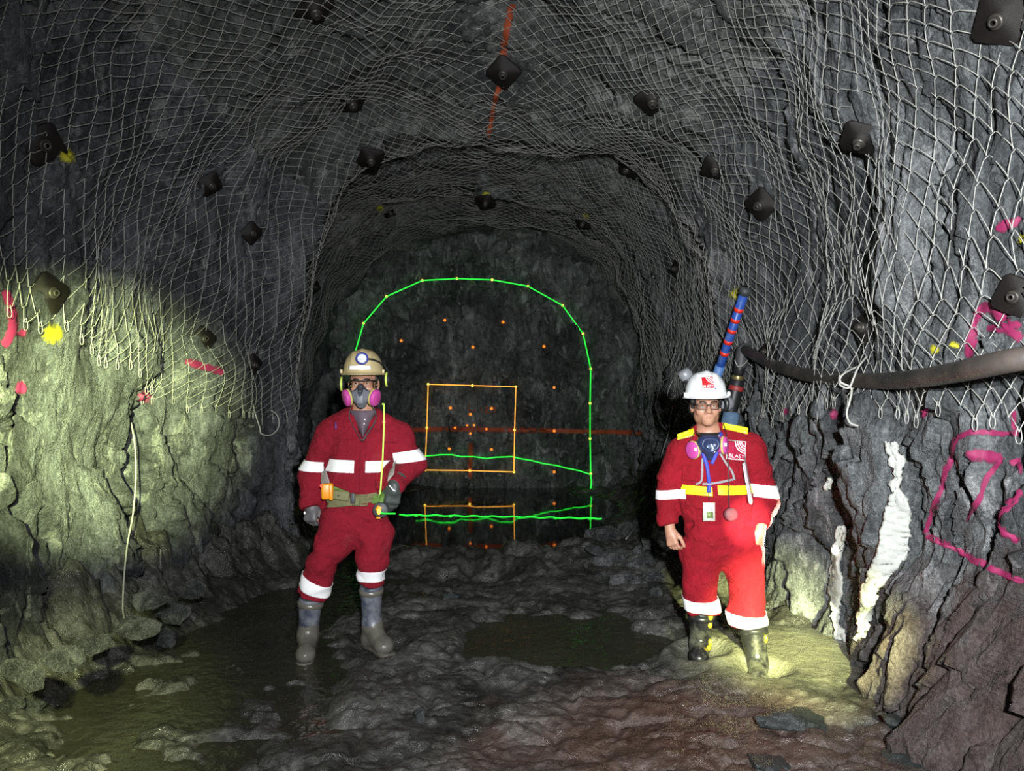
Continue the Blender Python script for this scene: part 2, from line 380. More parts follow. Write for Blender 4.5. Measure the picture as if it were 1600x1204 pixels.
# ------------------------------------------------------------------ floor and water
def ell_mask(x, y, cx, cy, rx, ry, soft=.35):
    return sst(1 + soft, 1 - soft, np.hypot((x - cx) / rx, (y - cy) / ry))
FEET = []
def floor_z(x, y):
    p = np.stack([x, y, 0 * x], -1)
    wv = .22 * fbm(p * 1.7, 3, 101)
    n1 = fbm(p * np.array([1.8, 2.3, 1]), 3, 111); n2 = fbm(p * np.array([5.5, 7.0, 1]), 3, 121); n3 = fbm(p * 19, 3, 131)
    calm = np.maximum(ell_mask(x, y, 1.5, 4.5, .6, .55), ell_mask(x, y, -.3, 10.4, 1.7, 2.9))
    rough = 1 - .85 * calm
    ridg = np.abs(vnoise(p * np.array([4.2, 5.2, 1]) + .5 * n1[..., None], 141))
    z = .055 + rough * (.030 * n1 + .018 * n2 + .008 * n3 - .035 * (1 - ridg) ** 6 + .016 * facet(p * np.array([4, 8, 1.]), 151, .7))
    u = x + wv; v = y + wv
    wet = np.maximum.reduce([ell_mask(u, v, -1.62, 3.9, .62, 1.75), ell_mask(u, v, -1.45, 5.9, .42, 1.2), ell_mask(u, v, .28, 4.85, .58, .5), ell_mask(u, v, -.32, 10.6, 1.75, 3.0, .2), ell_mask(u, v, -.55, 6.6, .5, .5, .5) * .6])
    z = z - .16 * wet + wet * ell_mask(x, y, -1.7, 3.6, .9, 1.5) * .20 * np.clip(fbm(p * np.array([3.2, 4.6, 1]) + 3, 4, 191) - .02, 0, .6)
    # mud ridge in front of the far water, rubble banks along both walls
    z = z + .10 * np.exp(-((y - 7.2 + .2 * n1) / .5) ** 2) * sst(-1.4, -.6, x) * (1 + n2 * .5)
    toeL = sinterp(y, [0, 3.5, 5.5, 7, 9, 13.8], [-2.25, -2.25, -2.05, -1.72, -2.0, -2.3])
    bl = sst(0, -.55, x - toeL + .12 * n1)
    toeR = sinterp(y, [0, 3.2, 4.6, 5.6, 6.6, 8, 10, 13.8], [1.75, 1.7, 1.95, 1.5, 1.15, 1.0, 1.35, 1.6])
    br = sst(0, .8, x - toeR + .12 * n1)
    blk = facet(np.stack([x * 3.6, y * 3.2, 0 * x], -1), 161, .9); blk2 = facet(np.stack([x * 9, y * 8, 0 * x], -1), 171, .9)
    z = z + bl * (.42 + .20 * blk + .09 * blk2) + br * (.34 + .2 * blk + .09 * blk2) * sst(4.6, 5.4, y)
    z = z + br * .15 * sst(4.2, 3.2, y)
    z = z + .03 * ell_mask(x, y, 1.5, 4.5, .6, .5) - .03 * calm * 0
    for fx, fy, fz, fr in FEET:
        k = np.exp(-(((x - fx) ** 2 + (y - fy) ** 2) / fr ** 2) ** 2); z = z * (1 - k) + fz * k
        z = z + .03 * np.exp(-((np.hypot(x - fx, y - fy) - fr * 1.4) / .05) ** 2) * (fz > 0)
    return z
FEET += [(-1.26, 4.66, -.03, .16), (-.82, 4.66, .0, .17), (1.09, 4.47, .02, .14), (1.385, 4.22, .0, .13)]
NX, NY = 470, 560
xg = np.linspace(-3.4, 2.6, NX); yg = yrows(2.0, 13.3, NY)
X_, Yg_ = np.meshgrid(xg, yg, indexing='ij'); Z_ = floor_z(X_, Yg_)
FV = np.stack([X_, Yg_, Z_], -1).reshape(-1, 3); FQ = grid_quads(NX, NY)
o = link('floor', np_mesh('floor', FV, FQ), M['mud']); tag(o, 'wet churned mud floor of the mine tunnel', 'mud floor', kind='structure')
FLOOR = BVHTree.FromPolygons(FV.tolist(), FQ.tolist())
def ground(x, y):
    loc, *_ = FLOOR.ray_cast(Vector((x, y, 3)), Vector((0, 0, -1))); return loc.z if loc else 0.0
def puddle(x0, x1, y0, y1, mat, label):
    q = MB(); nx, ny = 12, 24
    cx, cy = (x0 + x1) / 2, (y0 + y1) / 2
    rows = []
    for i in range(13):
        r = i / 12
        rows.append([(cx + (x1 - x0) / 2 * r * math.cos(a), cy + (y1 - y0) / 2 * r * math.sin(a), 0.0) for a in [2 * PI * k / 40 for k in range(40)]])
    q.grid(rows, closed_v=True)
    o = obj('puddle', q, mat); tag(o, label, 'puddle'); return o
puddle(-2.75, -.55, 1.7, 7.6, M['water_murky'], 'long brown puddle around the boots of the person in the tan helmet')
puddle(-.55, 1.1, 4.0, 5.75, M['water_murky'], 'shallow dark puddle in the mud between the two people')
puddle(-2.9, 2.3, 7.1, 13.4, M['water_still'], 'still dark pool below the rock face that mirrors the laser lines')

# loose rocks of the two banks
def rock_mesh(seed, n=3):
    bm = bmesh.new(); bmesh.ops.create_icosphere(bm, subdivisions=n, radius=1.0)
    V = np.array([v.co[:] for v in bm.verts]); r2 = np.random.default_rng(seed)
    d = np.ones(len(V)) * 1.0
    for k in range(11):                                     # flat broken faces
        nn = r2.normal(size=3); nn /= np.linalg.norm(nn); h = r2.uniform(.45, .82); t = V @ nn
        d = np.where(t > 1e-3, np.minimum(d, h / np.maximum(t, 1e-3)), d)
    V = V * d[:, None]; V = V + V * (.11 * fbm(V * 2.8 + seed, 3, seed))[:, None]
    for v, c in zip(bm.verts, V): v.co = c
    me = bpy.data.meshes.new('rock'); bm.to_mesh(me); bm.free(); me.materials.append(M['rubble']); return me
ROCKS = [rock_mesh(200 + k) for k in range(7)]
def rock(px, py, wpx, label, group, flat=.6, mat=None, zoff=.3, elong=1.0):
    z = 0.1
    for _ in range(5):
        p = FL(px, py, z); z = ground(p[0], p[1])
    p = FL(px, py, z); w = wpx * p[1] / F / 2
    me = random.choice(ROCKS)
    if mat: me = me.copy(); me.materials.clear(); me.materials.append(mat)
    o = bpy.data.objects.new('rubble_rock', me); COL.objects.link(o)
    o.scale = (w * 1.15 * elong, w * random.uniform(.9, 1.3), w * flat * 1.2); o.rotation_euler = (random.uniform(-.2, .2), random.uniform(-.2, .2), random.uniform(0, 6))
    if elong != 1: o.rotation_euler.z = random.uniform(-.3, .3)
    o.location = (p[0], p[1], z + w * flat * zoff)
    tag(o, label, 'rock', group); return o
for px, py, w in [(215, 985, 62), (150, 1010, 60), (95, 1035, 70), (40, 1060, 75), (215, 1022, 42), (165, 1045, 40), (120, 1075, 45), (60, 1100, 55), (275, 960, 55), (312, 968, 70), (345, 935, 45), (260, 1000, 38), (15, 1105, 50), (395, 925, 42), (425, 905, 36), (330, 980, 24), (190, 1062, 24), (380, 950, 26), (300, 925, 50), (240, 940, 52)]:
    rock(px, py, w, 'angular grey rock in the rubble bank along the left wall', 'rocks of the left rubble bank')
for px, py, w in [(948, 842, 58), (985, 832, 42), (1015, 850, 36), (952, 880, 62), (995, 885, 40), (1015, 876, 30), (985, 912, 58), (1020, 905, 40), (1035, 870, 30), (930, 862, 30), (1040, 835, 45), (1000, 862, 26), (1025, 925, 26), (940, 900, 22)]:
    rock(px, py, w, 'pale grey broken rock in the pile beside the person in the white helmet', 'rocks of the right rubble pile')
dk = simple('black_wet_stone', (.02, .024, .024), .42, 0, .4, 20, .5)
rock(1402, 1132, 50, 'smooth oval dark stone in mud at the foot of the brown right wall', None, .55, dk, .2, 1.1)
rock(1435, 1186, 78, 'long flat black stone half sunk in the reddish-lit mud', None, .35, dk, .1, 1.3)
rock(1240, 1128, 85, 'greenish black mud lump below the yellow-lit silt patch', None, .42, dk, .1, 1.2)
rock(1330, 1122, 60, 'small rough dark lump left of the smooth oval stone', None, .4, dk, .1, 1.2)
rock(1200, 1195, 70, 'dark muddy lump at the bottom edge of the picture', None, .4, dk, .1, 1.2)
rock(655, 1122, 30, 'upright dark stone set in the mud ridge in the middle', None, 1.0, dk, .3, .7)
rock(705, 935, 26, 'small rounded dark stone in the mud behind the middle puddle', None, .7, dk, .2, 1.2)

# ------------------------------------------------------------------ rock bolts with plates
PL = [(65, 225, .115, 'rusty bolt plate beside the yellow paint blot, upper left wall'), (72, 458, .11, 'rusty bolt plate above the yellow paint patch at the left edge of the wire mesh'),
 (325, 285, .10, 'black bolt plate with tube end in the middle of the left mesh'), (390, 362, .09, 'narrow dark bolt plate seen edge-on by the left wall ridge'),
 (316, 530, .10, 'rusty bolt plate above the pink paint line on the left wall'), (392, 568, .09, 'dark bolt plate at the lower corner of the left mesh'),
 (490, 8, .13, 'dark bolt plate cut by the top edge of the picture, left of middle'), (548, 155, .13, 'black bolt plate in the mesh of the upper left arch'),
 (578, 243, .13, 'black bolt plate just above the rim of the left arch'), (490, 448, .10, 'small dark bolt plate on the recessed wall behind the left ridge'),
 (608, 330, .12, 'small bolt plate next to the yellow fleck on the far left roof'), (760, 312, .13, 'small bolt plate under a yellow fleck in the middle of the far roof'),
 (912, 346, .12, 'small bolt plate under a yellow fleck on the far right roof'), (983, 260, .13, 'black tilted bolt plate on the right roof above the far end'),
 (1120, 258, .12, 'black bolt plate on the right arch between two others'), (1020, 152, .13, 'dark bolt plate high on the roof, right of middle'),
 (787, 110, .13, 'dark bolt plate on the red paint line along the roof crown'), (1193, 318, .12, 'tall black bolt plate on the bend of the right wall'),
 (1349, 210, .11, 'dark diamond bolt plate in the upper right mesh'), (1568, 28, .10, 'large black bolt plate at the top right corner'),
 (1594, 462, .085, 'large black bolt plate by the pink letter at the right edge'), (1360, 512, .10, 'black diamond bolt plate above the black hose'),
 (1204, 550, .09, 'small dark bolt plate at the upper end of the black hose'), (1060, 420, .11, 'black bolt plate on the far right wall left of the pale rock')]
def plate_part():
    a = MB(); n = 24
    rings = [(1.0, 0), (.93, .10), (.52, .12), (.36, .34), (.22, .40)]
    def sq(r, t):                                           # square with rounded corners blending to a round dome
        c, s_ = math.cos(t), math.sin(t); k = max(abs(c), abs(s_)); q = r / k if r > .9 else r
        return (q * c, q * s_)
    a.grid([[(*sq(r, 2 * PI * (k + .5) / n), h - .05) for k in range(n)] for r, h in [(1.0, -.05)] + rings], closed_v=True)
    pm = a.mesh('plate'); pm.materials.append(M['plate'])
    b = MB(); b.lathe([(.11, .68), (.11, .2), (.24, .2), (.25, .5), (.22, .54), (.20, .68), (.17, .71), (.11, .69)], n=18)
    b.lathe([(.33, .3), (.34, .42), (.24, .46)], n=18); rm = b.mesh('bolt_end'); rm.materials.append(M['bolt'])
    return pm, rm
PM, RM = plate_part()
PLATES = []
for px, py, r, lab in PL:
    h, nor = hit(px, py)
    if h is None: continue
    # average orientation of the rock round the plate
    ns = [hit(px + a, py + b)[1] for a in (-9, 0, 9) for b in (-9, 0, 9)]; nor = np.mean([q for q in ns if q is not None], axis=0); nor /= np.linalg.norm(nor)
    PLATES.append((h, r))
    t = thing('rock_bolt', lab, 'rock bolt', h + nor * .035, 'rock bolts with square plates', False)
    up = Vector((0, 0, 1)) if abs(nor[2]) < .8 else Vector((0, 1, 0))
    zax = Vector(nor); xax = up.cross(zax).normalized(); yax = zax.cross(xax)
    R = Matrix((xax, yax, zax)).transposed() @ Matrix.Rotation(PI / 4 + random.uniform(-.35, .35), 3, 'Z') @ Matrix.Rotation(random.uniform(-.12, .12), 3, 'X')
    t.rotation_euler = R.to_euler(); r *= .86; t.scale = (r, r, r)
    for nm, me in (('plate', PM), ('bolt_end', RM)):
        c = bpy.data.objects.new(nm, me); COL.objects.link(c); c.parent = t
PLC = np.array([q[0] for q in PLATES])

# ------------------------------------------------------------------ chain-link mesh pinned over roof and walls
def net_point(s, Y, extra=0.0):
    p, n, flow = tunnel(s, Y, False)
    q = p.copy(); q[..., 1] += .25 * p[..., 2]
    lift = .062 + .035 * fbm(p * 2.4, 2, 303)
    p = p + n * lift[..., None]
    dm = np.linalg.norm(p[..., None, :] - PLC, axis=-1).min(-1)
    p = p - n * (.075 * np.exp(-(dm / .17) ** 2))[..., None]
    return p + n * extra, n
c_ = .116
sg = np.linspace(1.2, STOT - 1.2, 900)
lf = sst(5.2, 3.4, sg)
rt_ = sst(STOT - 4.6, STOT - 3.0, sg); md_ = 1 - lf - rt_
fa = lf * 1.6 + md_ * 1.3 + rt_ * .55; fb = lf * -.15 + md_ * -1.3 + rt_ * -1.3
Fa = np.concatenate([[0], np.cumsum((fa[1:] + fa[:-1]) / 2 * np.diff(sg))]); Fb = np.concatenate([[0], np.cumsum((fb[1:] + fb[:-1]) / 2 * np.diff(sg))])
G = Fa - Fb
ms = np.arange(int(G[-1] / c_)); s_m = np.interp(ms * c_, G, sg); fa_m = np.interp(s_m, sg, Fa)
i0 = int((1.7 - fa_m.max()) / c_) - 1; i1 = int(12.6 / c_) + 1
ii = np.arange(i0, i1)
SM, II = np.meshgrid(s_m, ii, indexing='ij'); YM = fa_m[:, None] + c_ * II
jit = np.stack([SM * 3, YM * 3, 0 * SM], -1)
SMj = SM + .028 * fbm(jit, 2, 311); YMj = YM + .028 * fbm(jit, 2, 321)
edgeL = sinterp(YMj, [0, 3.6, 4.3, 5.0, 5.8, 6.6, 7.3, 9, 13], [2.0, 1.98, 1.92, 1.72, 1.48, 1.38, 1.32, 1.5, 1.7]) - ZB
edgeR = STOT - (sinterp(YMj, [0, 2.8, 4.2, 5.2, 6.0, 7, 9, 13], [1.42, 1.42, 1.50, 1.42, 1.36, 1.40, 1.45, 1.6]) - ZB)
valid = (YMj > 1.7) & (YMj < 12.3 + .25 * np.sin(SM * 2)) & (SMj > edgeL + .03 * np.sin(YMj * 9)) & (SMj < edgeR + .03 * np.sin(YMj * 7 + 1))
NP_, NN_ = net_point(SMj, YMj)
NR = .0022
def tubes(A, B, na, nb, rad, sag):
    # bent three-part wires between nodes; returns verts, quads
    d = B - A; L = np.linalg.norm(d, axis=-1, keepdims=True); t = d / L
    nn = na + nb; nn = nn - t * (nn * t).sum(-1, keepdims=True); nn /= np.linalg.norm(nn, axis=-1, keepdims=True); side = np.cross(t, nn)
    cs = [A - nn * .004, A + d * .18 + side * sag * L + nn * .004, A + d * .82 + side * sag * L * .6 + nn * .006, B + nn * .006]
    k = 4; rows = []
    for c in cs:
        for j in range(k):
            a = 2 * PI * (j + .5) / k; rows.append(c + rad * (math.cos(a) * nn + math.sin(a) * side))
    V = np.stack(rows, 1); n = len(A)                       # n, 16, 3
    q = []
    for i in range(3):
        for j in range(k): q.append((i * k + j, i * k + (j + 1) % k, (i + 1) * k + (j + 1) % k, (i + 1) * k + j))
    Q = (np.arange(n) * 4 * k)[:, None, None] + np.array(q)[None]
    return V.reshape(-1, 3), Q.reshape(-1, 4)
va = valid[:-1] & valid[1:]; vb = valid[:-1, 1:] & valid[1:, :-1]
V1, Q1 = tubes(NP_[:-1][va], NP_[1:][va], NN_[:-1][va], NN_[1:][va], NR, .085)
V2, Q2 = tubes(NP_[:-1, 1:][vb], NP_[1:, :-1][vb], NN_[:-1, 1:][vb], NN_[1:, :-1][vb], NR, -.085)
# loops of wire along the two lower selvedges
lp = MB()
for m in range(1, valid.shape[0] - 1):
    for i in range(1, valid.shape[1] - 1):
        if not valid[m, i]: continue
        lowL = SM[m, i] < STOT / 2 and not valid[m - 1, i] and not valid[m - 1, i + 1]
        lowR = SM[m, i] > STOT / 2 and not valid[m + 1, i] and not valid[m + 1, i - 1]
        if (lowL or lowR) and 2.6 < YM[m, i] < 9:
            p = NP_[m, i]; nn = NN_[m, i]; w = .018
            pth = [p + np.array([0, -w * .6, .015]), p + np.array([0, -w, -.02]), p + np.array([0, -w * .5, -.042]), p + np.array([0, w * .5, -.042]), p + np.array([0, w, -.02]), p + np.array([0, w * .2, .02])]
            lp.tube([q + nn * .008 for q in bez(pth, 3)], NR, 4, False)
VV = np.concatenate([V1, V2, np.array(lp.v)]); QQ = np.concatenate([Q1, Q2 + len(V1), np.array(lp.f) + len(V1) + len(V2)])
o = link('wire_mesh', np_mesh('wire_mesh', VV, QQ), M['wire'])
tag(o, 'grey chain-link wire mesh pinned over the roof and both upper walls', 'wire mesh')

# ------------------------------------------------------------------ bodies: smooth blended solids turned into one continuous surface
class Sdf:
    def __init__(s): s.p = []; s.disp = None
    def cone(s, a, b, ra, rb, k=.02, sub=False, fy=1.0):          # tapered limb; fy > 1 flattens it front to back
        a = np.array(a, float); b = np.array(b, float); y0 = (a[1] + b[1]) / 2
        S = np.array([1, fy, 1]); a2, b2 = a.copy(), b.copy(); a2[1] = y0 + (a[1] - y0) * fy; b2[1] = y0 + (b[1] - y0) * fy
        ab = b2 - a2; L2 = max(ab.dot(ab), 1e-12)
        def f(p):
            q = p.copy(); q[:, 1] = y0 + (p[:, 1] - y0) * fy
            t = np.clip((q - a2) @ ab / L2, 0, 1)
            return np.linalg.norm(q - a2 - t[:, None] * ab, axis=1) - (ra + (rb - ra) * t)
        s.p.append((f, (a, b, max(ra, rb)), k, sub)); return s
    def ell(s, c, r, k=.02, sub=False, R=None):
        c = np.array(c, float); r = np.array(r, float); R = None if R is None else np.array(R)
        def f(p):
            q = p - c
            if R is not None: q = q @ R
            k0 = np.linalg.norm(q / r, axis=1); k1 = np.linalg.norm(q / (r * r), axis=1)
            return k0 * (k0 - 1) / np.maximum(k1, 1e-9)
        s.p.append((f, (c, c, r.max()), k, sub)); return s
    def plane_cut(s, c, n, rad):                                  # removes what lies beyond a plane, near a point
        c = np.array(c, float); n = np.array(n, float); n /= np.linalg.norm(n)
        def f(p): return np.maximum(-(p - c) @ n, np.linalg.norm(p - c, axis=1) - rad)
        s.p.append((f, (c, c, rad), .002, True)); return s
    def build(s, name, vox):
        lo = np.min([np.minimum(q[1][0], q[1][1]) - q[1][2] for q in s.p if not q[3]], axis=0) - 4 * vox
        hi = np.max([np.maximum(q[1][0], q[1][1]) + q[1][2] for q in s.p if not q[3]], axis=0) + 4 * vox
        B = 16; nb = np.ceil((hi - lo) / (vox * B)).astype(int); n = nb * B
        D = np.full(n, 1.0, np.float32); half = vox * B * .87
        loc = np.stack(np.meshgrid(*[np.arange(B)] * 3, indexing='ij'), -1).reshape(-1, 3) * vox
        for bi in np.ndindex(*nb):
            o = lo + np.array(bi) * B * vox; ctr = o + vox * B / 2; use = []; any_add = False
            for q in s.p:
                a, b, r = q[1]; ab = b - a; t = np.clip((ctr - a).dot(ab) / max(ab.dot(ab), 1e-12), 0, 1)
                if np.linalg.norm(ctr - a - t * ab) - r < half + .03: use.append(q); any_add |= not q[3]
            if not any_add: continue
            pts = o + loc; d = np.full(len(pts), 1.0)
            for f, _, k, sub in use:
                e = f(pts)
                if sub:
                    h = np.clip(.5 - .5 * (d + e) / k, 0, 1); d = d * (1 - h) + -e * h + k * h * (1 - h)
                else:
                    h = np.clip(.5 + .5 * (e - d) / k, 0, 1); d = e * (1 - h) + d * h - k * h * (1 - h)
            if s.disp is not None: d = d - s.disp(pts)
            D[bi[0] * B:(bi[0] + 1) * B, bi[1] * B:(bi[1] + 1) * B, bi[2] * B:(bi[2] + 1) * B] = d.reshape(B, B, B)
        sg = D < 0
        cor = [(i, j, k) for i in (0, 1) for j in (0, 1) for k in (0, 1)]
        n0, n1, n2 = n
        def sl(A, c): return A[c[0]:n0 - 1 + c[0], c[1]:n1 - 1 + c[1], c[2]:n2 - 1 + c[2]]
        cnt = np.zeros((n0 - 1, n1 - 1, n2 - 1), np.int8)
        for c in cor: cnt += sl(sg, c)
        act = np.argwhere((cnt > 0) & (cnt < 8)); idx = np.full(cnt.shape, -1, np.int32); idx[tuple(act.T)] = np.arange(len(act))
        vals = np.stack([D[act[:, 0] + c[0], act[:, 1] + c[1], act[:, 2] + c[2]] for c in cor], 1).astype(float)
        acc = np.zeros((len(act), 3)); num = np.zeros(len(act))
        for i in range(8):
            for j in range(i + 1, 8):
                if sum(abs(a - b) for a, b in zip(cor[i], cor[j])) != 1: continue
                x, y = vals[:, i], vals[:, j]; m = (x < 0) != (y < 0); t = np.where(m, x / np.where(m, x - y, 1), 0)
                pt = np.array(cor[i])[None] + t[:, None] * (np.array(cor[j]) - np.array(cor[i]))[None]
                acc[m] += pt[m]; num[m] += 1
        V = lo + (act + acc / np.maximum(num, 1)[:, None]) * vox
        Q = []
        for ax in range(3):
            sh = [slice(None)] * 3; s2 = [slice(None)] * 3; sh[ax] = slice(0, n[ax] - 1); s2[ax] = slice(1, n[ax])
            A, Bq = sg[tuple(sh)], sg[tuple(s2)]; e = np.argwhere(A != Bq); u, v = [(1, 2), (2, 0), (0, 1)][ax]
            e = e[(e[:, u] > 0) & (e[:, v] > 0) & (e[:, u] < n[u] - 1) & (e[:, v] < n[v] - 1)]
            du = np.eye(3, dtype=int)[u]; dv = np.eye(3, dtype=int)[v]
            q = np.stack([idx[tuple((e - du - dv).T)], idx[tuple((e - dv).T)], idx[tuple(e.T)], idx[tuple((e - du).T)]], 1)
            fl = ~A[tuple(e.T)]; q[fl] = q[fl][:, ::-1]; Q.append(q)
        Q = np.concatenate(Q); Q = Q[(Q >= 0).all(1)]
        # two light relaxing passes take the voxel steps out
        E = np.concatenate([Q[:, [0, 1]], Q[:, [1, 2]], Q[:, [2, 3]], Q[:, [3, 0]]])
        for w in (.5, -.52, .5):
            S = np.zeros_like(V); C = np.zeros(len(V)); np.add.at(S, E[:, 0], V[E[:, 1]]); np.add.at(C, E[:, 0], 1); np.add.at(S, E[:, 1], V[E[:, 0]]); np.add.at(C, E[:, 1], 1)
            V = V + w * (S / np.maximum(C, 1)[:, None] - V)
        return np_mesh(name, V, Q)

def frame(a, b, hint):                      # orthonormal axes: along, side, normal
    a = np.array(a, float); b = np.array(b, float); t = b - a; L = np.linalg.norm(t); t /= L
    h = np.array(hint, float); s_ = h - t * h.dot(t); s_ /= np.linalg.norm(s_); return t, s_, np.cross(t, s_), L
def hand(S, wrist, direction, thumb_dir, curl=(25, 35, 25), sc=1.0, thick=1.0, thumb_open=35, spread=4, nsign=1):
    # palm, four jointed fingers of different lengths and a thumb rooted on the side of the palm
    t, s_, nrm, _ = frame((0, 0, 0), direction, thumb_dir); nrm = nrm * nsign; w = np.array(wrist, float)
    S.cone(w - t * .015, w + t * .03, .026 * sc * thick, .030 * sc * thick, .012)
    for off in (-.026, -.009, .009, .026):
        S.cone(w + t * .02 * sc + s_ * off * .7 * sc, w + t * .088 * sc + s_ * off * sc, .015 * sc * thick, .0135 * sc * thick, .014)
    for k, (off, L) in enumerate([(.029, .074), (.0095, .084), (-.010, .077), (-.028, .06)]):
        p = w + t * .088 * sc + s_ * off * sc; ang = 0; r = (.0098 - .0006 * abs(k - 1)) * sc * thick
        dev = math.radians(-spread * (k - 1.5)) * -1
        for j, fr in enumerate((.45, .32, .25)):
            ang += math.radians(curl[j] + 4 * k)
            d = math.cos(ang) * (t * math.cos(dev) + s_ * math.sin(dev) * .5) + math.sin(ang) * nrm
            q = p + d / np.linalg.norm(d) * L * fr * sc
            S.cone(p, q, r, r * .92, .004); p = q; r *= .93
    p = w + t * .028 * sc + s_ * .026 * sc + nrm * .008 * sc; o_ = math.radians(thumb_open)
    d1 = t * math.cos(o_) + s_ * math.sin(o_) * .8 + nrm * .45; d1 /= np.linalg.norm(d1)
    q = p + d1 * .042 * sc; S.cone(p, q, .0155 * sc * thick, .0125 * sc * thick, .012)
    d2 = t * 1.0 + s_ * .12 + nrm * .35; d2 /= np.linalg.norm(d2); q2 = q + d2 * .030 * sc
    S.cone(q, q2, .0118 * sc * thick, .0108 * sc * thick, .005); d3 = t + nrm * .5; d3 /= np.linalg.norm(d3)
    S.cone(q2, q2 + d3 * .024 * sc, .0108 * sc * thick, .0092 * sc * thick, .005)

def rotm(yaw=0, pitch=0, roll=0):
    return np.array((Matrix.Rotation(yaw, 3, 'Z') @ Matrix.Rotation(pitch, 3, 'X') @ Matrix.Rotation(roll, 3, 'Y')))
class Head:
    """frame of a head: local x to the picture's right, -y out of the face, z up; origin between the ears at eye height"""
    def __init__(s, c, R, sc=1.0): s.c = np.array(c, float); s.R = R; s.k = sc
    def __call__(s, x, y, z): return s.c + s.R @ (np.array([x, y, z], float) * s.k)
    def vec(s, x, y, z): return s.R @ np.array([x, y, z], float)
def head_shape(S, H, wide=1.0):
    k = H.k
    def E(c, r, kk=.02, sub=False): S.ell(H(*c), np.array(r) * k, kk, sub, H.R)
    E((0, .016, .034), (.077 * wide, .096, .086), .01)
    E((0, -.034, -.040), (.062 * wide, .058, .072), .035)
    E((0, -.072, -.096), (.026, .022, .018), .03)
    for sx in (-1, 1):
        E((sx * .052 * wide, -.006, -.062), (.018, .03, .03), .03)
        E((sx * .042, -.066, -.028), (.022, .018, .02), .025)
        S.cone(H(sx * .012, -.087, .020), H(sx * .050, -.072, .020), .010 * k, .010 * k, .02)
        E((sx * .032, -.100, .000), (.017, .014, .012), .012, True)
        E((sx * .081 * wide, .012, -.010), (.010, .021, .033), .008)
        E((sx * .086 * wide, .004, -.008), (.006, .010, .018), .004, True)
        E((sx * .013, -.098, -.036), (.0095, .011, .009), .008)
    S.cone(H(0, -.090, .010), H(0, -.112, -.030), .0085 * k, .0125 * k, .012)
    E((0, -.082, -.068), (.030, .016, .022), .02)
    S.cone(H(-.020, -.089, -.066), H(0, -.099, -.062), .0045 * k, .0065 * k, .006); S.cone(H(.020, -.089, -.066), H(0, -.099, -.062), .0045 * k, .0065 * k, .006)
    S.cone(H(-.016, -.090, -.076), H(.016, -.090, -.076), .0075 * k, .0075 * k, .006)
    S.cone(H(-.023, -.094, -.0705), H(.023, -.094, -.0705), .0022 * k, .0022 * k, .003, True)
def eyes(H, root):
    for sx in (-1, 1):
        e = MB(); e.ell(H(sx * .032, -.078, .000), [.0125 * H.k] * 3, H.R); eo = obj('eye', e, M['eye_white'], root)
        i = MB(); i.ell(H(sx * .032, -.0895, .000), [.0055 * H.k, .0018, .0055 * H.k], H.R); obj('iris', i, M['iris'], eo)
        l = MB(); l.tube(bez([H(sx * .032 - .016, -.083, .000), H(sx * .032, -.094, .0085), H(sx * .032 + .016, -.083, .001)], 4), .0035, 6); obj('eyelid', l, M['skin'], eo)
        b = MB(); b.tube(bez([H(sx * .012, -.099, .020), H(sx * .030, -.098, .027), H(sx * .052, -.084, .022)], 4), [.0036] * 4 + [.0042] * 4 + [.002], 6); obj('eyebrow', b, M['hair'], root)

def band(name, src, c, axis, half, pick, off, mat, parent, label=None, gap=None):
    """a strip of tape lying on cloth: the slab of the cloth's surface between two planes, lifted off it and given thickness"""
    bm = bmesh.new(); bm.from_mesh(src); c = Vector(c); n = Vector(axis).normalized()
    kill = [f for f in bm.faces if abs((f.calc_center_median() - c).dot(n)) > half + .02 or not pick(np.array(f.calc_center_median()))]
    bmesh.ops.delete(bm, geom=kill, context='FACES')
    for sgn in (1, -1):
        g = bm.verts[:] + bm.edges[:] + bm.faces[:]
        bmesh.ops.bisect_plane(bm, geom=g, plane_co=c + n * half * sgn, plane_no=n * sgn, clear_outer=True)
    for co, no in (gap or []):
        g = bm.verts[:] + bm.edges[:] + bm.faces[:]
        bmesh.ops.bisect_plane(bm, geom=g, plane_co=co, plane_no=no, clear_outer=True)
    bm.normal_update(); left_ = set(bm.faces); best = []; bsc = 0
    while left_:                                             # keep the one continuous piece
        st_ = [left_.pop()]; isl = list(st_)
        while st_:
            for e_ in st_.pop().edges:
                for f_ in e_.link_faces:
                    if f_ in left_: left_.remove(f_); st_.append(f_); isl.append(f_)
        sc_ = sum(f_.calc_area() * max(0, -f_.normal.y) for f_ in isl)
        if not best or sc_ > bsc: best, bsc = isl, sc_
    keep = set(best); bmesh.ops.delete(bm, geom=[f for f in bm.faces if f not in keep], context='FACES')
    bm.normal_update()
    for _ in range(2): bmesh.ops.smooth_vert(bm, verts=[v for v in bm.verts if not v.is_boundary], factor=.5, use_axis_x=True, use_axis_y=True, use_axis_z=True)
    bm.normal_update()
    for v, q in [(v, v.co + v.normal * off) for v in bm.verts]: v.co = q
    me = bpy.data.meshes.new(name); bm.to_mesh(me); bm.free(); me.polygons.foreach_set('use_smooth', [True] * len(me.polygons))
    o = link(name, me, mat, parent)
    md = o.modifiers.new('thickness', 'SOLIDIFY'); md.thickness = .003; md.offset = -1
    if label: o['label'] = label
    return o

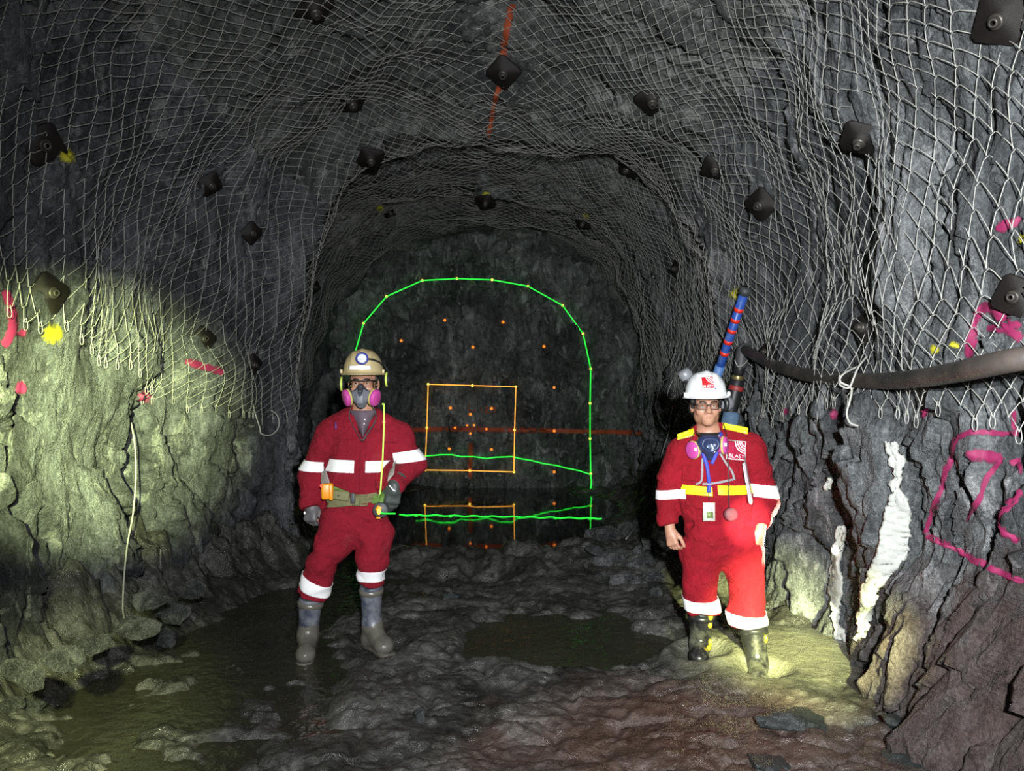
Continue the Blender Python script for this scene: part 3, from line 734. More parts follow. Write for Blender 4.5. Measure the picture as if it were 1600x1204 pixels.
def helmet(H, root, mat, label, ax=.117, ay=.146, hz=.136, z0=.064, tilt=-.05):
    """hard hat: ridged dome, gutter and a peak over the eyes"""
    Rt = rotm(0, tilt); T = lambda x, y, z: H(*(np.array([0, 0, z0]) + Rt @ np.array([x, y, z])))
    def surf(th, v, off=0.0):                                   # v: 0 crown .. 1 rim
        ph = v * PI / 2; r = math.sin(ph) ** .86; z = hz * math.cos(ph) ** .92 if v < 1 else 0
        x, y = ax * r * math.cos(th), ay * r * math.sin(th)
        rid = .011 * math.exp(-(x / .020) ** 2) * sst(1.0, .72, v) * sst(.0, .25, v) + .006 * math.exp(-((abs(x) - .052) / .012) ** 2) * sst(.95, .7, v) * sst(.15, .4, v)
        nrm = np.array([x / ax ** 2, y / ay ** 2, (z + .01) / hz ** 2]); nrm /= np.linalg.norm(nrm)
        return np.array([x, y, z]) + nrm * (rid + off)
    q = MB(); rows = []; n = 72
    for i in range(23):
        rows.append([T(*surf(2 * PI * k / n, max(i / 22, .004))) for k in range(n)])
    def rim(k, out, dz):
        th = 2 * PI * k / n; front = max(0, -math.sin(th)) ** 2.2
        return T((ax + out) * math.cos(th), (ay + out + .030 * front * (out / .016 if out > 0 else 0)) * math.sin(th), dz - .006 * front * (out > .002))
    for out, dz in ((.004, -.006), (.015, -.012), (.017, -.015), (.014, -.017), (.002, -.013), (-.004, -.008)):
        rows.append([rim(k, out, dz) for k in range(n)])
    for i in range(22, 0, -2): rows.append([T(*surf(2 * PI * k / n, i / 22, -.005)) for k in range(n)])
    q.grid(rows, closed_v=True)
    o = obj('hard_hat', q, mat, root, label=label)
    for sx in (-1, 1): lug = MB(); lug.box(T(sx * (ax + .006), -.045, .004), (.016, .034, .026), H.R @ Rt, .005); obj('accessory_slot', lug, mat, o)
    hb = MB(); hb.tube([T((ax - .016) * math.cos(a), (ay - .016) * math.sin(a), -.012) for a in np.linspace(0, 2 * PI, 40)], .011, 6, False, flat=.5); obj('headband', hb, M['black'], o)
    return o, T, surf

# ---- worn-things materials
M['skin'] = simple('tanned_skin', (.42, .215, .14), .5, var=.10, scale=60, bump=.05)
M['skin_dark'] = simple('brown_skin', (.40, .20, .13), .5, var=.10, scale=60, bump=.05)
M['hair'] = simple('black_hair', (.012, .010, .009), .5, var=.4, scale=90, bump=.4)
M['eye_white'] = simple('eye_white', (.62, .58, .54), .25, var=.04)
M['iris'] = simple('dark_iris', (.025, .014, .008), .15)
M['black'] = simple('black_plastic', (.016, .016, .017), .45, var=.3)
M['dark_grey'] = simple('dark_grey_rubber', (.055, .058, .062), .55, var=.2)
def cloth(name, col, dust, amt):
    m, nt, out = nodes(name); n = N(nt); tc = n('TexCoord').outputs['Object']
    c = n.ramp(n.noise(tc, 7, 6, .6), [(.3, tuple(q * .78 for q in col)), (.7, tuple(q * 1.12 for q in col))])
    d = n.ramp(n.noise(n('Mapping', {'Vector': tc, 'Scale': (1, 1, .6)}).outputs[0], 11, 8, .7), [(.58, (0, 0, 0)), (.80, (1, 1, 1))])
    c = n.mix(n.math('MULTIPLY', d, amt), c, dust)
    b = n('BsdfPrincipled', {'Base Color': c, 'Roughness': .85, 'Specular IOR Level': .25})
    wv = n('TexWave', {'Vector': tc, 'Scale': 260, 'Distortion': 1.0}, wave_type='BANDS', bands_direction='DIAGONAL')
    h = n.math('ADD', n.noise(tc, 26, 6, .62, .8), n.math('MULTIPLY', wv.outputs['Fac'], .03))
    bp = n('Bump', {'Height': h, 'Strength': .8, 'Distance': .03}); nt.links.new(bp.outputs[0], b.inputs['Normal'])
    nt.links.new(b.outputs[0], out.inputs[0]); return m
M['red_dusty'] = cloth('dusty_red_cloth', (.30, .010, .026), (.30, .10, .10), .35)
M['red'] = cloth('red_cloth', (.31, .006, .017), (.34, .15, .14), .10)
M['tape'] = simple('white_reflective_tape', (.96, .96, .97), .35, var=.02, scale=40)
M['tape_yellow'] = simple('yellow_reflective_tape', (.95, .80, .02), .35, var=.05, scale=40)
M['grey_cloth'] = simple('grey_cloth', (.34, .31, .28), .85, var=.12, bump=.2)
M['shirt'] = simple('greyish_purple_shirt', (.115, .085, .11), .85, var=.2, bump=.2)

# ================================================================== the person in the tan hard hat
Y1 = 4.70
def A(px, py, d=0.0): return P(px, py, Y1 + d)
r1 = thing('person', 'person in dusty red coveralls, tan hard hat and pink-filtered respirator, one hand at the hip', 'person', (-1.04, Y1, 0.0))
H1 = Head(A(568, 598, -.01), rotm(.06, .05, 0), 1.02)
b = Sdf(); head_shape(b, H1, 1.04)
nk = A(567, 645, .035)
b.cone(H1(0, .02, -.07), nk, .056, .062, .03)
b.cone(nk, A(566, 700, .02), .07, .13, .04, fy=1.5); b.cone(A(566, 700, .02), A(556, 800, .02), .15, .13, .05, fy=1.5)
ja = [A(514, 680), A(489, 738, .03), A(488, 786, -.03)]; jb = [A(622, 680), A(642, 724, .05), A(617, 757, -.13)]
for j in (ja, jb):
    b.cone(A(566, 690, .01), j[0], .05, .045, .03); b.cone(j[0], j[1], .045, .038, .02); b.cone(j[1], j[2], .036, .026, .02)
hand(b, ja[2], A(484, 820, -.05) - ja[2], (1, -.35, 0), (38, 50, 40), 1.0, 1.0, nsign=-1)
hand(b, jb[2], A(610, 800, -.12) - jb[2], (-1, -.3, 0), (12, 18, 12), 1.0, 1.0)
hipA, kneeA, ankA = A(531, 812), A(502, 880, -.03), A(482, 985, .02); hipB, kneeB, ankB = A(583, 812), A(583, 874, -.03), A(581, 972, .02)
for h_, k_, a_ in ((hipA, kneeA, ankA), (hipB, kneeB, ankB)):
    b.cone(A(556, 800, .02), h_, .10, .08, .05); b.cone(h_, k_, .08, .055, .03); b.cone(k_, a_, .05, .035, .03)
body1 = link('body', b.build('body', .0045), M['skin'], r1)
eyes(H1, r1)
# coverall
c = Sdf()
ch, be, hp = A(566, 700, 0), A(559, 752, -.02), A(556, 805, 0)
c.cone(ch, be, .205, .200, .05, fy=1.55); c.cone(be, hp, .195, .175, .05, fy=1.45)
c.cone(A(566, 668, .01), ch, .135, .19, .06, fy=1.6)
c.cone(A(521, 676, .01), A(614, 678, .01), .076, .078, .05)
c.cone(A(552, 646, .03), A(520, 671, .01), .052, .060, .05); c.cone(A(586, 646, .03), A(616, 672, .01), .052, .060, .05)
for j, rs in ((ja, (.088, .078, .060)), (jb, (.088, .082, .058))):
    c.cone(j[0], j[1], rs[0], rs[1], .03)
    e = j[1] + (j[2] - j[1]) * .97; c.cone(j[1], e, rs[1], rs[2], .03)
    t = (j[2] - j[1]) / np.linalg.norm(j[2] - j[1]); c.plane_cut(e + t * .02, t, .12)
c.cone(hp + np.array([-.075, 0, -.02]), hipA + np.array([-.01, 0, -.08]), .135, .118, .04, fy=1.15); c.cone(hp + np.array([.075, 0, -.02]), hipB + np.array([0.01, 0, -.08]), .135, .112, .04, fy=1.15)
hemA, hemB = A(489, 928, .0), A(580, 910, 0)
c.cone(hipA + np.array([-.01, 0, -.08]), kneeA, .116, .086, .03); c.cone(kneeA, hemA, .086, .088, .02)
c.cone(hipB + np.array([0.01, 0, -.08]), kneeB, .110, .088, .03); c.cone(kneeB, hemB, .088, .074, .02)
for kn, he in ((kneeA, hemA), (kneeB, hemB)):
    t = (he - kn) / np.linalg.norm(he - kn); c.plane_cut(he, t, .16)
def folds(amp, seed):
    def f(p):
        q = p * np.array([5.0, 5.0, 9.0]); w = np.abs(vnoise(q + .6 * vnoise(p * 6, seed + 9)[:, None], seed)); return amp * (fbm(p * np.array([4., 4., 7.]), 2, seed + 3) * .8 + (w - .3) * .9) + .0055 * vnoise(p * np.array([13., 13., 20.]) + vnoise(p * 9, seed + 11)[:, None], seed + 12)
    return f
c.disp = folds(.017, 401)
# open V at the neck
for kx in range(5):
    t = kx / 4; c.cone(A(566, 642 + 40 * t, -.20), A(566, 642 + 40 * t, -.02), .062 * (1 - t) + .004, .062 * (1 - t) + .004, .006, True)
c.cone(A(567, 636, -.02), A(567, 648, -.0), .070, .066, .01, True)
cm1 = c.build('coverall', .0075); cov1 = link('coverall', cm1, M['red_dusty'], r1)
COV1 = BVHTree.FromPolygons([v.co[:] for v in cm1.vertices], [p.vertices[:] for p in cm1.polygons])
def seg_d(p, a, b_):
    ab = b_ - a; t = min(1, max(0, (p - a).dot(ab) / ab.dot(ab))); return np.linalg.norm(p - a - t * ab)
def on_arm(p, j): return min(seg_d(p, j[0] + (j[1] - j[0]) * .25, j[1]), seg_d(p, j[1], j[2]))
notarm1 = lambda p: on_arm(p, ja) > .112 and on_arm(p, jb) > .118
zc = A(562, 727)
X1 = lambda px: A(px, 727)[0]
up = (0, 0, 1)
band('reflective_band', cm1, A(540, 725), (.03, 0, 1), .037, notarm1, .004, M['tape'], cov1, 'white chest tape, image-left half', [((X1(561), 0, 0), (1, 0, 0))])
band('reflective_band', cm1, A(594, 726), (.0, 0, 1), .034, notarm1, .004, M['tape'], cov1, 'white chest tape, image-right half', [((X1(574), 0, 0), (-1, 0, 0))])
band('reflective_band', cm1, A(487, 727, .02), (.08, 0, 1), .032, lambda p: seg_d(p, ja[0], ja[1]) < .115 and p[0] < X1(507), .005, M['tape'], cov1, 'white sleeve tape on hanging arm')
band('reflective_band', cm1, A(640, 712, .03), (-.12, 0, 1), .036, lambda p: seg_d(p, jb[0], jb[1]) < .125 and p[0] > X1(616), .005, M['tape'], cov1, 'white sleeve tape on bent arm')
band('reflective_band', cm1, A(495, 911, 0), (kneeA - hemA) * np.array([1.5, 1, 1]), .038, lambda p: seg_d(p, kneeA, hemA) < .15, .005, M['tape'], cov1, 'white calf tape')
band('reflective_band', cm1, A(580, 896, 0), (0, 0, 1), .033, lambda p: seg_d(p, kneeB, hemB) < .14, .005, M['tape'], cov1, 'white calf tape')
# cloth collar, shirt, pockets, zip
def on_cov(px, py, off, tree):
    d = Vector(ray(px, py)).normalized(); loc, nor, i, _ = tree.ray_cast(Vector(CAM), d)
    if loc is None: return None
    if nor.dot(d) > 0: nor = -nor
    return np.array(loc + nor * off)
def patch(mb, tree, corners, off, nu=10, nv=8, th=.003):       # cloth patch lying on the coverall, given by four picture corners
    (x0, y0), (x1, y1), (x2, y2), (x3, y3) = corners; rows = []
    for i in range(nu + 1):
        u = i / nu; r_ = []
        for j in range(nv + 1):
            v = j / nv; px = (x0 * (1 - u) + x1 * u) * (1 - v) + (x3 * (1 - u) + x2 * u) * v; py = (y0 * (1 - u) + y1 * u) * (1 - v) + (y3 * (1 - u) + y2 * u) * v
            q = on_cov(px, py, off, tree)
            r_.append(q)
        rows.append(r_)
    good = [q for r_ in rows for q in r_ if q is not None]
    if not good: return mb
    my = np.median([q[1] for q in good])
    for i in range(nu + 1):
        for j in range(nv + 1):
            if rows[i][j] is None or abs(rows[i][j][1] - my) > .15:
                u = i / nu; v = j / nv; px = (x0 * (1 - u) + x1 * u) * (1 - v) + (x3 * (1 - u) + x2 * u) * v; py = (y0 * (1 - u) + y1 * u) * (1 - v) + (y3 * (1 - u) + y2 * u) * v
                rows[i][j] = P(px, py, my)
    mb.grid(rows); return mb
def thick(o, t=.004, off=1):
    md = o.modifiers.new('thickness', 'SOLIDIFY'); md.thickness = t; md.offset = off; return o
sh = MB(); sh.grid([[A(547 + 38 * u * (1 - .0 * v) + (0), 642 + 44 * v, -.085 - .05 * math.sin(PI * u) - .02 * v) if True else 0 for v in np.linspace(0, 1, 8)] for u in np.linspace(0, 1, 12)])
sh.v = [tuple(A(567 + (22 * (1 - v * .93)) * (u * 2 - 1), 641 + 42 * v, -.055 - .055 * math.cos((u - .5) * PI) - .030 * v)) for u in np.linspace(0, 1, 12) for v in np.linspace(0, 1, 8)]
so = thick(obj('shirt', sh, M['shirt'], r1, label='greyish purple shirt collar'), .006, -1)
bt = MB(); bt.ell(A(570, 655, -.155), (.005, .003, .005)); bt.ell(A(569, 662, -.158), (.004, .003, .004)); obj('button', bt, M['tape'], so)
for corners in ([(522, 657), (552, 660), (551, 688), (521, 685)], [(596, 664), (624, 668), (622, 692), (595, 690)]):
    pk = MB(); patch(pk, COV1, corners, .004); po = thick(obj('pocket', pk, M['red_dusty'], cov1), .004)
    fl = MB(); patch(fl, COV1, [corners[0], corners[1], (corners[1][0], corners[1][1] + 8), (corners[0][0], corners[0][1] + 8)], .009); thick(obj('pocket_flap', fl, M['red_dusty'], cov1), .004)
pn = MB(); pn.tube([on_cov(526, 661, .014, COV1), on_cov(526, 670, .014, COV1)], .0042, 8); obj('pen', pn, simple('blue_pen', (.08, .08, .35), .4), r1)
pl = MB(); patch(pl, COV1, [(563, 690), (572, 690), (570, 768), (561, 768)], .003, 4, 24); thick(obj('zip_placket', pl, M['red_dusty'], cov1), .004)
for (q0, q1, q2, q3), nm in (([(503, 737), (511, 735), (518, 757), (502, 757)], 'side_panel'), ([(613, 722), (620, 716), (616, 742), (606, 752)], 'side_panel')):
    sp = MB(); patch(sp, COV1, [q0, q1, q2, q3], .006, 6, 8); thick(obj(nm, sp, M['grey_cloth'], cov1, label='grey mesh panel at the waist'), .003)
# belt, slanting across the hips
M['webbing'] = simple('olive_webbing', (.19, .18, .085), .8, var=.2, scale=60, bump=.3)
M['webbing_green'] = simple('green_webbing', (.12, .23, .04), .8, var=.2, scale=60, bump=.3)
bz = A(556, 777); 
belt1 = band('belt', cm1, bz, (-.16, .0, 1), .027, notarm1, .010, M['webbing'], r1, 'olive webbing belt')
gb = MB(); patch(gb, COV1, [(515, 754), (546, 766), (546, 773), (520, 768)], .018, 10, 4); thick(obj('belt_strap', gb, M['webbing_green'], belt1, label='lighter green strap'), .003)
gb = MB(); patch(gb, COV1, [(582, 772), (602, 770), (600, 784), (580, 785)], .018, 8, 4); thick(obj('belt_strap', gb, M['webbing_green'], belt1, label='green strap near the bent arm'), .003)
bk = MB()
p0 = on_cov(564, 777, .026, COV1)
for a_, b_ in (((-.04, -.03), (.04, -.03)), ((.04, -.03), (.04, .03)), ((.04, .03), (-.04, .03)), ((-.04, .03), (-.04, -.03)), ((0, -.03), (0, .03))):
    bk.tube([p0 + np.array([a_[0], 0, a_[1]]), p0 + np.array([b_[0], 0, b_[1]])], .005, 6)
obj('buckle', bk, M['webbing'], belt1)
kp = MB(); kp.box(on_cov(553, 775, .022, COV1), (.028, .02, .062), None, .006); obj('belt_keeper', kp, M['dark_grey'], belt1)
pc = MB(); pc.box(on_cov(537, 772, .028, COV1), (.098, .03, .056), rotm(0, 0, .14), .009); obj('belt_pouch', pc, M['webbing'], belt1)
st = MB(); st.ell(on_cov(535, 771, .046, COV1), (.006, .004, .006)); obj('snap', st, M['bolt'], belt1)
# orange gas detector and tape measure, both clipped to the belt
M['orange_plastic'] = simple('orange_plastic', (.80, .30, .01), .4, var=.1)
od = A(511.5, 767, -.165); ox = MB(); ox.box(od, (.070, .042, .094), rotm(.25, 0, -.03), .010); gd = obj('gas_detector', ox, M['orange_plastic'], r1, label='orange gas detector clipped to belt')
ox = MB(); ox.box(od + np.array([.026, -.022, -.005]), (.022, .012, .090), rotm(.25, 0, -.03), .005); obj('grip', ox, M['orange_plastic'], gd)
ox = MB(); ox.box(od + np.array([0, .035, .02]), (.04, .05, .02), None, .005); obj('belt_clip', ox, M['black'], gd)
ox = MB(); ox.ell(od + np.array([-.028, -.026, .034]), (.010, .008, .010)); obj('warning_light', ox, glow('red_warning_light', (1, .10, .05), 2.2), gd, label='lit red warning light')
def text_mesh(body, size, name='print', ext=.0):
    cu = bpy.data.curves.new('t', 'FONT'); cu.body = body; cu.size = size; cu.align_x = 'CENTER'; cu.align_y = 'CENTER'; cu.extrude = ext
    to = bpy.data.objects.new('t', cu); COL.objects.link(to); dg = bpy.context.evaluated_depsgraph_get(); dg.update()
    me = bpy.data.meshes.new_from_object(to.evaluated_get(dg)); me.name = name
    bpy.data.objects.remove(to); bpy.data.curves.remove(cu); return me
tm = A(595, 796, -.175); t1 = MB(); t1.lathe([(.0, -.022), (.040, -.022), (.046, -.016), (.046, .016), (.040, .022), (0, .022)], tm, (0, 1, 0), 24)
tmo = obj('tape_measure', t1, M['dark_grey'], r1, label='round black and yellow tape measure on belt')
t2 = MB(); t2.box(tm + np.array([-.008, -.024, .010]), (.030, .008, .032), rotm(0, 0, .5), .004); t2.box(tm + np.array([-.010, -.018, -.044]), (.024, .02, .010), None, .003)
obj('yellow_grip', t2, M['orange_plastic'], tmo); t3 = MB(); t3.tube([tm + np.array([0, .0, .04]), tm + np.array([0.005, .05, .095])], .014, 8, flat=.4); obj('strap', t3, M['webbing_green'], tmo)
# gloves: five separate fingers each
M['glove'] = simple('grey_rubber_glove', (.105, .10, .105), .5, var=.2, scale=40, bump=.15, dirt=(.25, .23, .2), dirt_amt=.4)
M['glove_cuff'] = simple('knitted_olive_cuff', (.16, .15, .11), .9, var=.2, scale=120, bump=.5)
M['glove_dark'] = simple('dark_green_grey_glove', (.055, .066, .062), .5, var=.2, scale=40, bump=.15)
g = Sdf(); hand(g, ja[2], A(484, 820, -.05) - ja[2], (1, -.35, 0), (38, 50, 40), 1.06, 1.26, nsign=-1); ga = link('glove', g.build('glove', .004), M['glove'], r1, ); ga['label'] = 'grey rubber glove of the hanging hand'
q = MB(); t = ja[2] - ja[1]; t = t / np.linalg.norm(t); q.lathe([(.043, -.075), (.047, -.070), (.041, -.04), (.043, 0), (.038, .018), (.030, .03)], ja[2], t, 24); obj('glove_cuff', q, M['glove_cuff'], ga)
q = MB(); q.ell(A(476, 801, -.100), (.006, .005, .010)); obj('glove_print', q, M['tape'], ga)
g = Sdf(); hand(g, jb[2], A(610, 800, -.12) - jb[2], (-1, -.3, 0), (12, 18, 12), 1.12, 1.34); gb_ = link('glove', g.build('glove', .004), M['glove_dark'], r1); gb_['label'] = 'dark glove of the hand at the hip'
q = MB(); t = jb[2] - A(633, 735, -.02); t = t / np.linalg.norm(t); q.lathe([(.054, -.06), (.057, -.052), (.050, -.02), (.046, .01), (.040, .03)], jb[2], t, 24); obj('glove_cuff', q, M['glove_dark'], gb_)
q = MB(); q.tube(bez([A(608, 758, -.20), A(612, 762, -.205), A(614, 765, -.205), A(618, 767, -.20)], 3), .004, 6); obj('glove_print', q, M['tape'], gb_, label='white print on glove back')
# rubber boots
def boot(root, knee_pt, ank, toe, gz, mat, sole, rtop, label, foot_mat=None):
    S = Sdf(); ank = np.array(ank, float); toe = np.array(toe, float); toe[2] = gz + .042; heel = ank.copy(); heel[2] = gz + .045
    d = toe - heel; d[2] = 0; d /= np.linalg.norm(d)
    S.cone(knee_pt, ank, rtop, .056, .02, fy=.95); S.cone(ank, heel - d * .018, .055, .050, .03); S.cone(heel - d * .02, toe - d * .07, .046, .046, .03)
    S.cone(ank + d * .02 + np.array([0, 0, -.02]), toe - d * .09 + np.array([0, 0, .012]), .05, .04, .03); S.ell(toe - d * .055, (.052, .056, .046), .025)
    S.plane_cut(np.array([heel[0], heel[1], gz]), (0, 0, -1), .3)
    t = (knee_pt - ank); t /= np.linalg.norm(t); S.plane_cut(knee_pt, t, .12)
    bm_ = S.build('boot', .006); bo = link('boot', bm_, mat, root); bo['label'] = label
    s_ = MB(); w = np.array([-d[1], d[0], 0]); pts = []
    out = [(-.065, .030), (-.05, .042), (.0, .040), (.06, .038), (.12, .047), (.17, .046), (.205, .030), (.215, .0)]
    L = np.linalg.norm((toe - heel)[:2]); f = (L + .02) / .215
    ring = [(x * f, y) for x, y in out] + [(x * f, -y) for x, y in out[::-1][1:]] + [(-.072 * f, 0)]
    base = np.array([heel[0], heel[1], gz])
    s_.grid([[base + d * x * k + w * y * k + np.array([0, 0, z]) for x, y in ring] for z, k in ((-.012, .1), (-.012, 1.06), (.012, 1.10), (.018, 1.02))], closed_v=True)
    so_ = obj('sole', s_, sole, bo)
    rm = MB(); rm.lathe([(rtop + .002, -.03), (rtop + .007, -.028), (rtop + .007, .0), (rtop - .004, .004)], knee_pt - t * .02, t, 26); obj('boot_rim', rm, sole, bo)
    return bo
M['boot_muddy'] = simple('mud_smeared_blue_boot', (.045, .055, .085), .4, var=.3, scale=15, bump=.3, dirt=(.22, .23, .25), dirt_amt=.7, dirt_scale=14)
M['boot_mud'] = simple('wet_mud_coating', (.115, .107, .088), .25, var=.2, scale=20, bump=.4)
b1 = boot(r1, A(486, 934, .0), A(481, 990, .01), A(476, 1012, -.20), -.012, M['boot_muddy'], M['boot_mud'], .072, 'blue boot smeared with grey mud, toe to camera')
b2 = boot(r1, A(580, 914, .0), A(581, 972, .03), A(608, 992, -.13), .02, M['boot_muddy'], M['boot_mud'], .068, 'blue boot smeared with grey mud, toe turned out')
def mud_shell(bo, z1):                                           # the mud coat over foot and ankle
    me = bo.data; bm_ = bmesh.new(); bm_.from_mesh(me)
    kill = [f for f in bm_.faces if f.calc_center_median().z > z1 + .03 * vnoise(np.array([[*(f.calc_center_median() * 16)]]), 7)[0]]
    bmesh.ops.delete(bm_, geom=kill, context='FACES'); bm_.normal_update()
    for v, q in [(v, v.co + v.normal * .004) for v in bm_.verts]: v.co = q
    m2 = bpy.data.meshes.new('mud_coat'); bm_.to_mesh(m2); bm_.free(); m2.polygons.foreach_set('use_smooth', [True] * len(m2.polygons))
    o = link('mud_coat', m2, M['boot_mud'], bo); o['label'] = 'wet grey mud over foot'
mud_shell(b1, .17); mud_shell(b2, .16)
# hard hat with cap lamp, ear muffs
M['tan_hat'] = simple('tan_hard_hat', (.50, .40, .21), .38, var=.06, scale=12, dirt=(.25, .2, .12), dirt_amt=.1)
hat1, T1, S1 = helmet(H1, r1, M['tan_hat'], 'scuffed tan hard hat')
lampc = T1(.012, -.150, .072); lax = H1.vec(.05, -1, .28); lax /= np.linalg.norm(lax)
M['blue_plastic'] = simple('blue_plastic', (.03, .04, .26), .35, var=.1)
q = MB(); q.lathe([(.0, -.03), (.030, -.03), (.034, -.005), (.0375, .006), (.0375, .016), (.028, .019), (.026, .012)], lampc, lax, 30); cl = obj('cap_lamp', q, M['blue_plastic'], hat1, label='blue-rimmed cap lamp, unlit')
q = MB(); q.lathe([(.0, .013), (.018, .0135), (.0275, .011)], lampc, lax, 24); obj('lens', q, simple('lamp_lens', (.80, .82, .80), .12, var=.35, scale=45), cl)
q = MB(); q.tube(bez([lampc + np.array([.03, .02, 0]), T1(.07, -.115, .070), T1(.105, -.065, .055), T1(.120, .0, .03)], 5), .006, 8); obj('lamp_cable', q, M['black'], cl)
q = MB()
rows = []
for u in np.linspace(-.62, .52, 12): rows.append([T1(*(S1(-PI / 2 + u, v, .003))) for v in (.86, .91, .96)])
q.grid(rows); thick(obj('white_sticker', q, M['tape'], hat1), .001)
M['lime'] = simple('lime_plastic', (.55, .70, .12), .4, var=.1)
for sx in (-1, 1):
    ec = H1(sx * .122, .035, -.008 if sx < 0 else .02); ax_ = H1.vec(sx, -.05, 0)
    q = MB(); q.lathe([(.0, .040), (.02, .040), (.034, .032), (.040, .012), (.040, .0), (.030, -.004)], ec, ax_, 24, 1.0, up=H1.vec(0, 0, 1)); em = obj('ear_muff', q, M['black'], r1, label='black ear muff with lime rim')
    q = MB(); q.lathe([(.039, .006), (.045, .008), (.046, .016), (.040, .020)], ec, ax_, 24, 1.0, up=H1.vec(0, 0, 1)); obj('muff_rim', q, M['lime'], em)
    q = MB(); q.tube(bez([ec + ax_ * .03 + H1.vec(0, .0, .02), T1(sx * .142, .01, .01), T1(sx * .125, -.01, .045)], 4), .006, 6); obj('muff_arm', q, M['black'], em)
# safety glasses and half-mask respirator
M['clear_lens'] = None
def lens_material(name, tint, alpha):
    m, nt, out = nodes(name); n = N(nt)
    g = n('BsdfGlossy', {'Color': (1, 1, 1, 1), 'Roughness': .05}); t = n('BsdfTransparent', {'Color': (*tint, 1)})
    fr = n('Fresnel', {'IOR': 1.35}); mx = n('MixShader', {0: n.math('ADD', fr.outputs[0], alpha), 1: t.outputs[0], 2: g.outputs[0]}); nt.links.new(mx.outputs[0], out.inputs[0]); return m
M['clear_lens'] = lens_material('clear_lens', (.93, .90, .86), .03)
M['dark_lens'] = lens_material('spectacle_lens', (.80, .78, .76), .03)
q = MB(); q.tube(bez([H1(-.082, -.02, .012), H1(-.074, -.075, .016), H1(-.036, -.112, .018), H1(0, -.117, .016), H1(.036, -.112, .018), H1(.074, -.075, .016), H1(.082, -.02, .012)], 5), .0042, 8); gl = obj('safety_glasses', q, M['black'], r1)
q = MB(); q.grid([[H1(.076 * math.sin(a) * (1 - .06 * v), -.117 * math.cos(a * .62) + .004 * v, .016 - .042 * v * (1 - .45 * math.exp(-(a / .25) ** 2))) for v in np.linspace(0, 1, 6)] for a in np.linspace(-1.35, 1.35, 28)]); obj('lens', q, M['clear_lens'], gl)
M['resp_grey'] = simple('grey_silicone', (.155, .165, .19), .5, var=.08)
M['resp_dark'] = simple('dark_silicone', (.035, .036, .045), .5, var=.1)
M['magenta'] = simple('magenta_filter', (.50, .055, .30), .6, var=.1, scale=60, bump=.15)
M['ochre'] = simple('ochre_filter_rim', (.50, .42, .12), .5)
S = Sdf(); S.cone(H1(0, -.112, -.030), H1(0, -.120, -.085), .026, .040, .02); S.cone(H1(-.034, -.098, -.072), H1(.034, -.098, -.072), .034, .034, .03); S.cone(H1(0, -.112, -.085), H1(0, -.100, -.118), .036, .030, .02); S.plane_cut(H1(0, -.06, -.07), H1.vec(0, 1, 0), .15)
rp = link('respirator', S.build('respirator', .004), M['resp_grey'], r1); rp['label'] = 'grey half-mask respirator with two magenta filters'
S = Sdf(); S.cone(H1(0, -.128, -.016), H1(-.036, -.112, -.050), .014, .011, .012); S.cone(H1(0, -.128, -.016), H1(.036, -.112, -.050), .014, .011, .012); S.cone(H1(0, -.128, -.016), H1(0, -.148, -.046), .012, .016, .012); link('nose_cup', S.build('nose_cup', .004), M['resp_dark'], rp)
q = MB(); q.box(H1(0, -.152, -.088), (.044, .018, .062), H1.R, .008); obj('exhale_cover', q, M['resp_grey'], rp); q = MB(); q.ell(H1(0, -.158, -.062), (.011, .007, .012), H1.R); obj('valve', q, M['resp_dark'], rp)
for sx in (-1, 1):
    fc = H1(sx * .068, -.108, -.080); fx = H1.vec(sx * .78, -.42, -.20); fx /= np.linalg.norm(fx)
    q = MB(); q.lathe([(.0, .034), (.036, .034), (.045, .027), (.047, .012), (.043, .006)], fc, fx, 30, 1.12, up=H1.vec(0, 0, 1)); fo = obj('filter', q, M['magenta'], rp, label='magenta filter disc')
    q = MB(); q.lathe([(.043, .009), (.047, .008), (.047, -.001), (.036, -.006), (.02, -.012)], fc, fx, 30, 1.12, up=H1.vec(0, 0, 1)); obj('filter_rim', q, M['ochre'], fo)
    q = MB(); q.tube(bez([H1(sx * .045, -.095, -.062), H1(sx * .076, -.055, -.035), H1(sx * .084, .0, -.012)], 4), .006, 6, flat=.4); obj('strap', q, M['dark_grey'], rp)
q = MB(); q.tube(bez([H1(-.05, -.09, -.10), A(546, 652, -.09), A(558, 676, -.15), A(566, 688, -.17), A(575, 676, -.155), A(588, 652, -.09), H1(.05, -.09, -.10)], 6), .007, 6, flat=.35); obj('neck_strap', q, M['dark_grey'], rp)
S = Sdf(); S.ell(H1(0, .022, .030), np.array([.081, .096, .085]) * 1.02, .01, R=H1.R)
for sx in (-1, 1): S.cone(H1(sx * .078, -.012, .03), H1(sx * .078, -.006, -.005), .012, .007, .01)
S.ell(H1(0, -.095, .0), (.072, .085, .12), .01, True, H1.R); S.ell(H1(0, .0, -.10), (.12, .15, .075), .01, True, H1.R); ho = link('hair', S.build('hair', .005), M['hair'], r1)

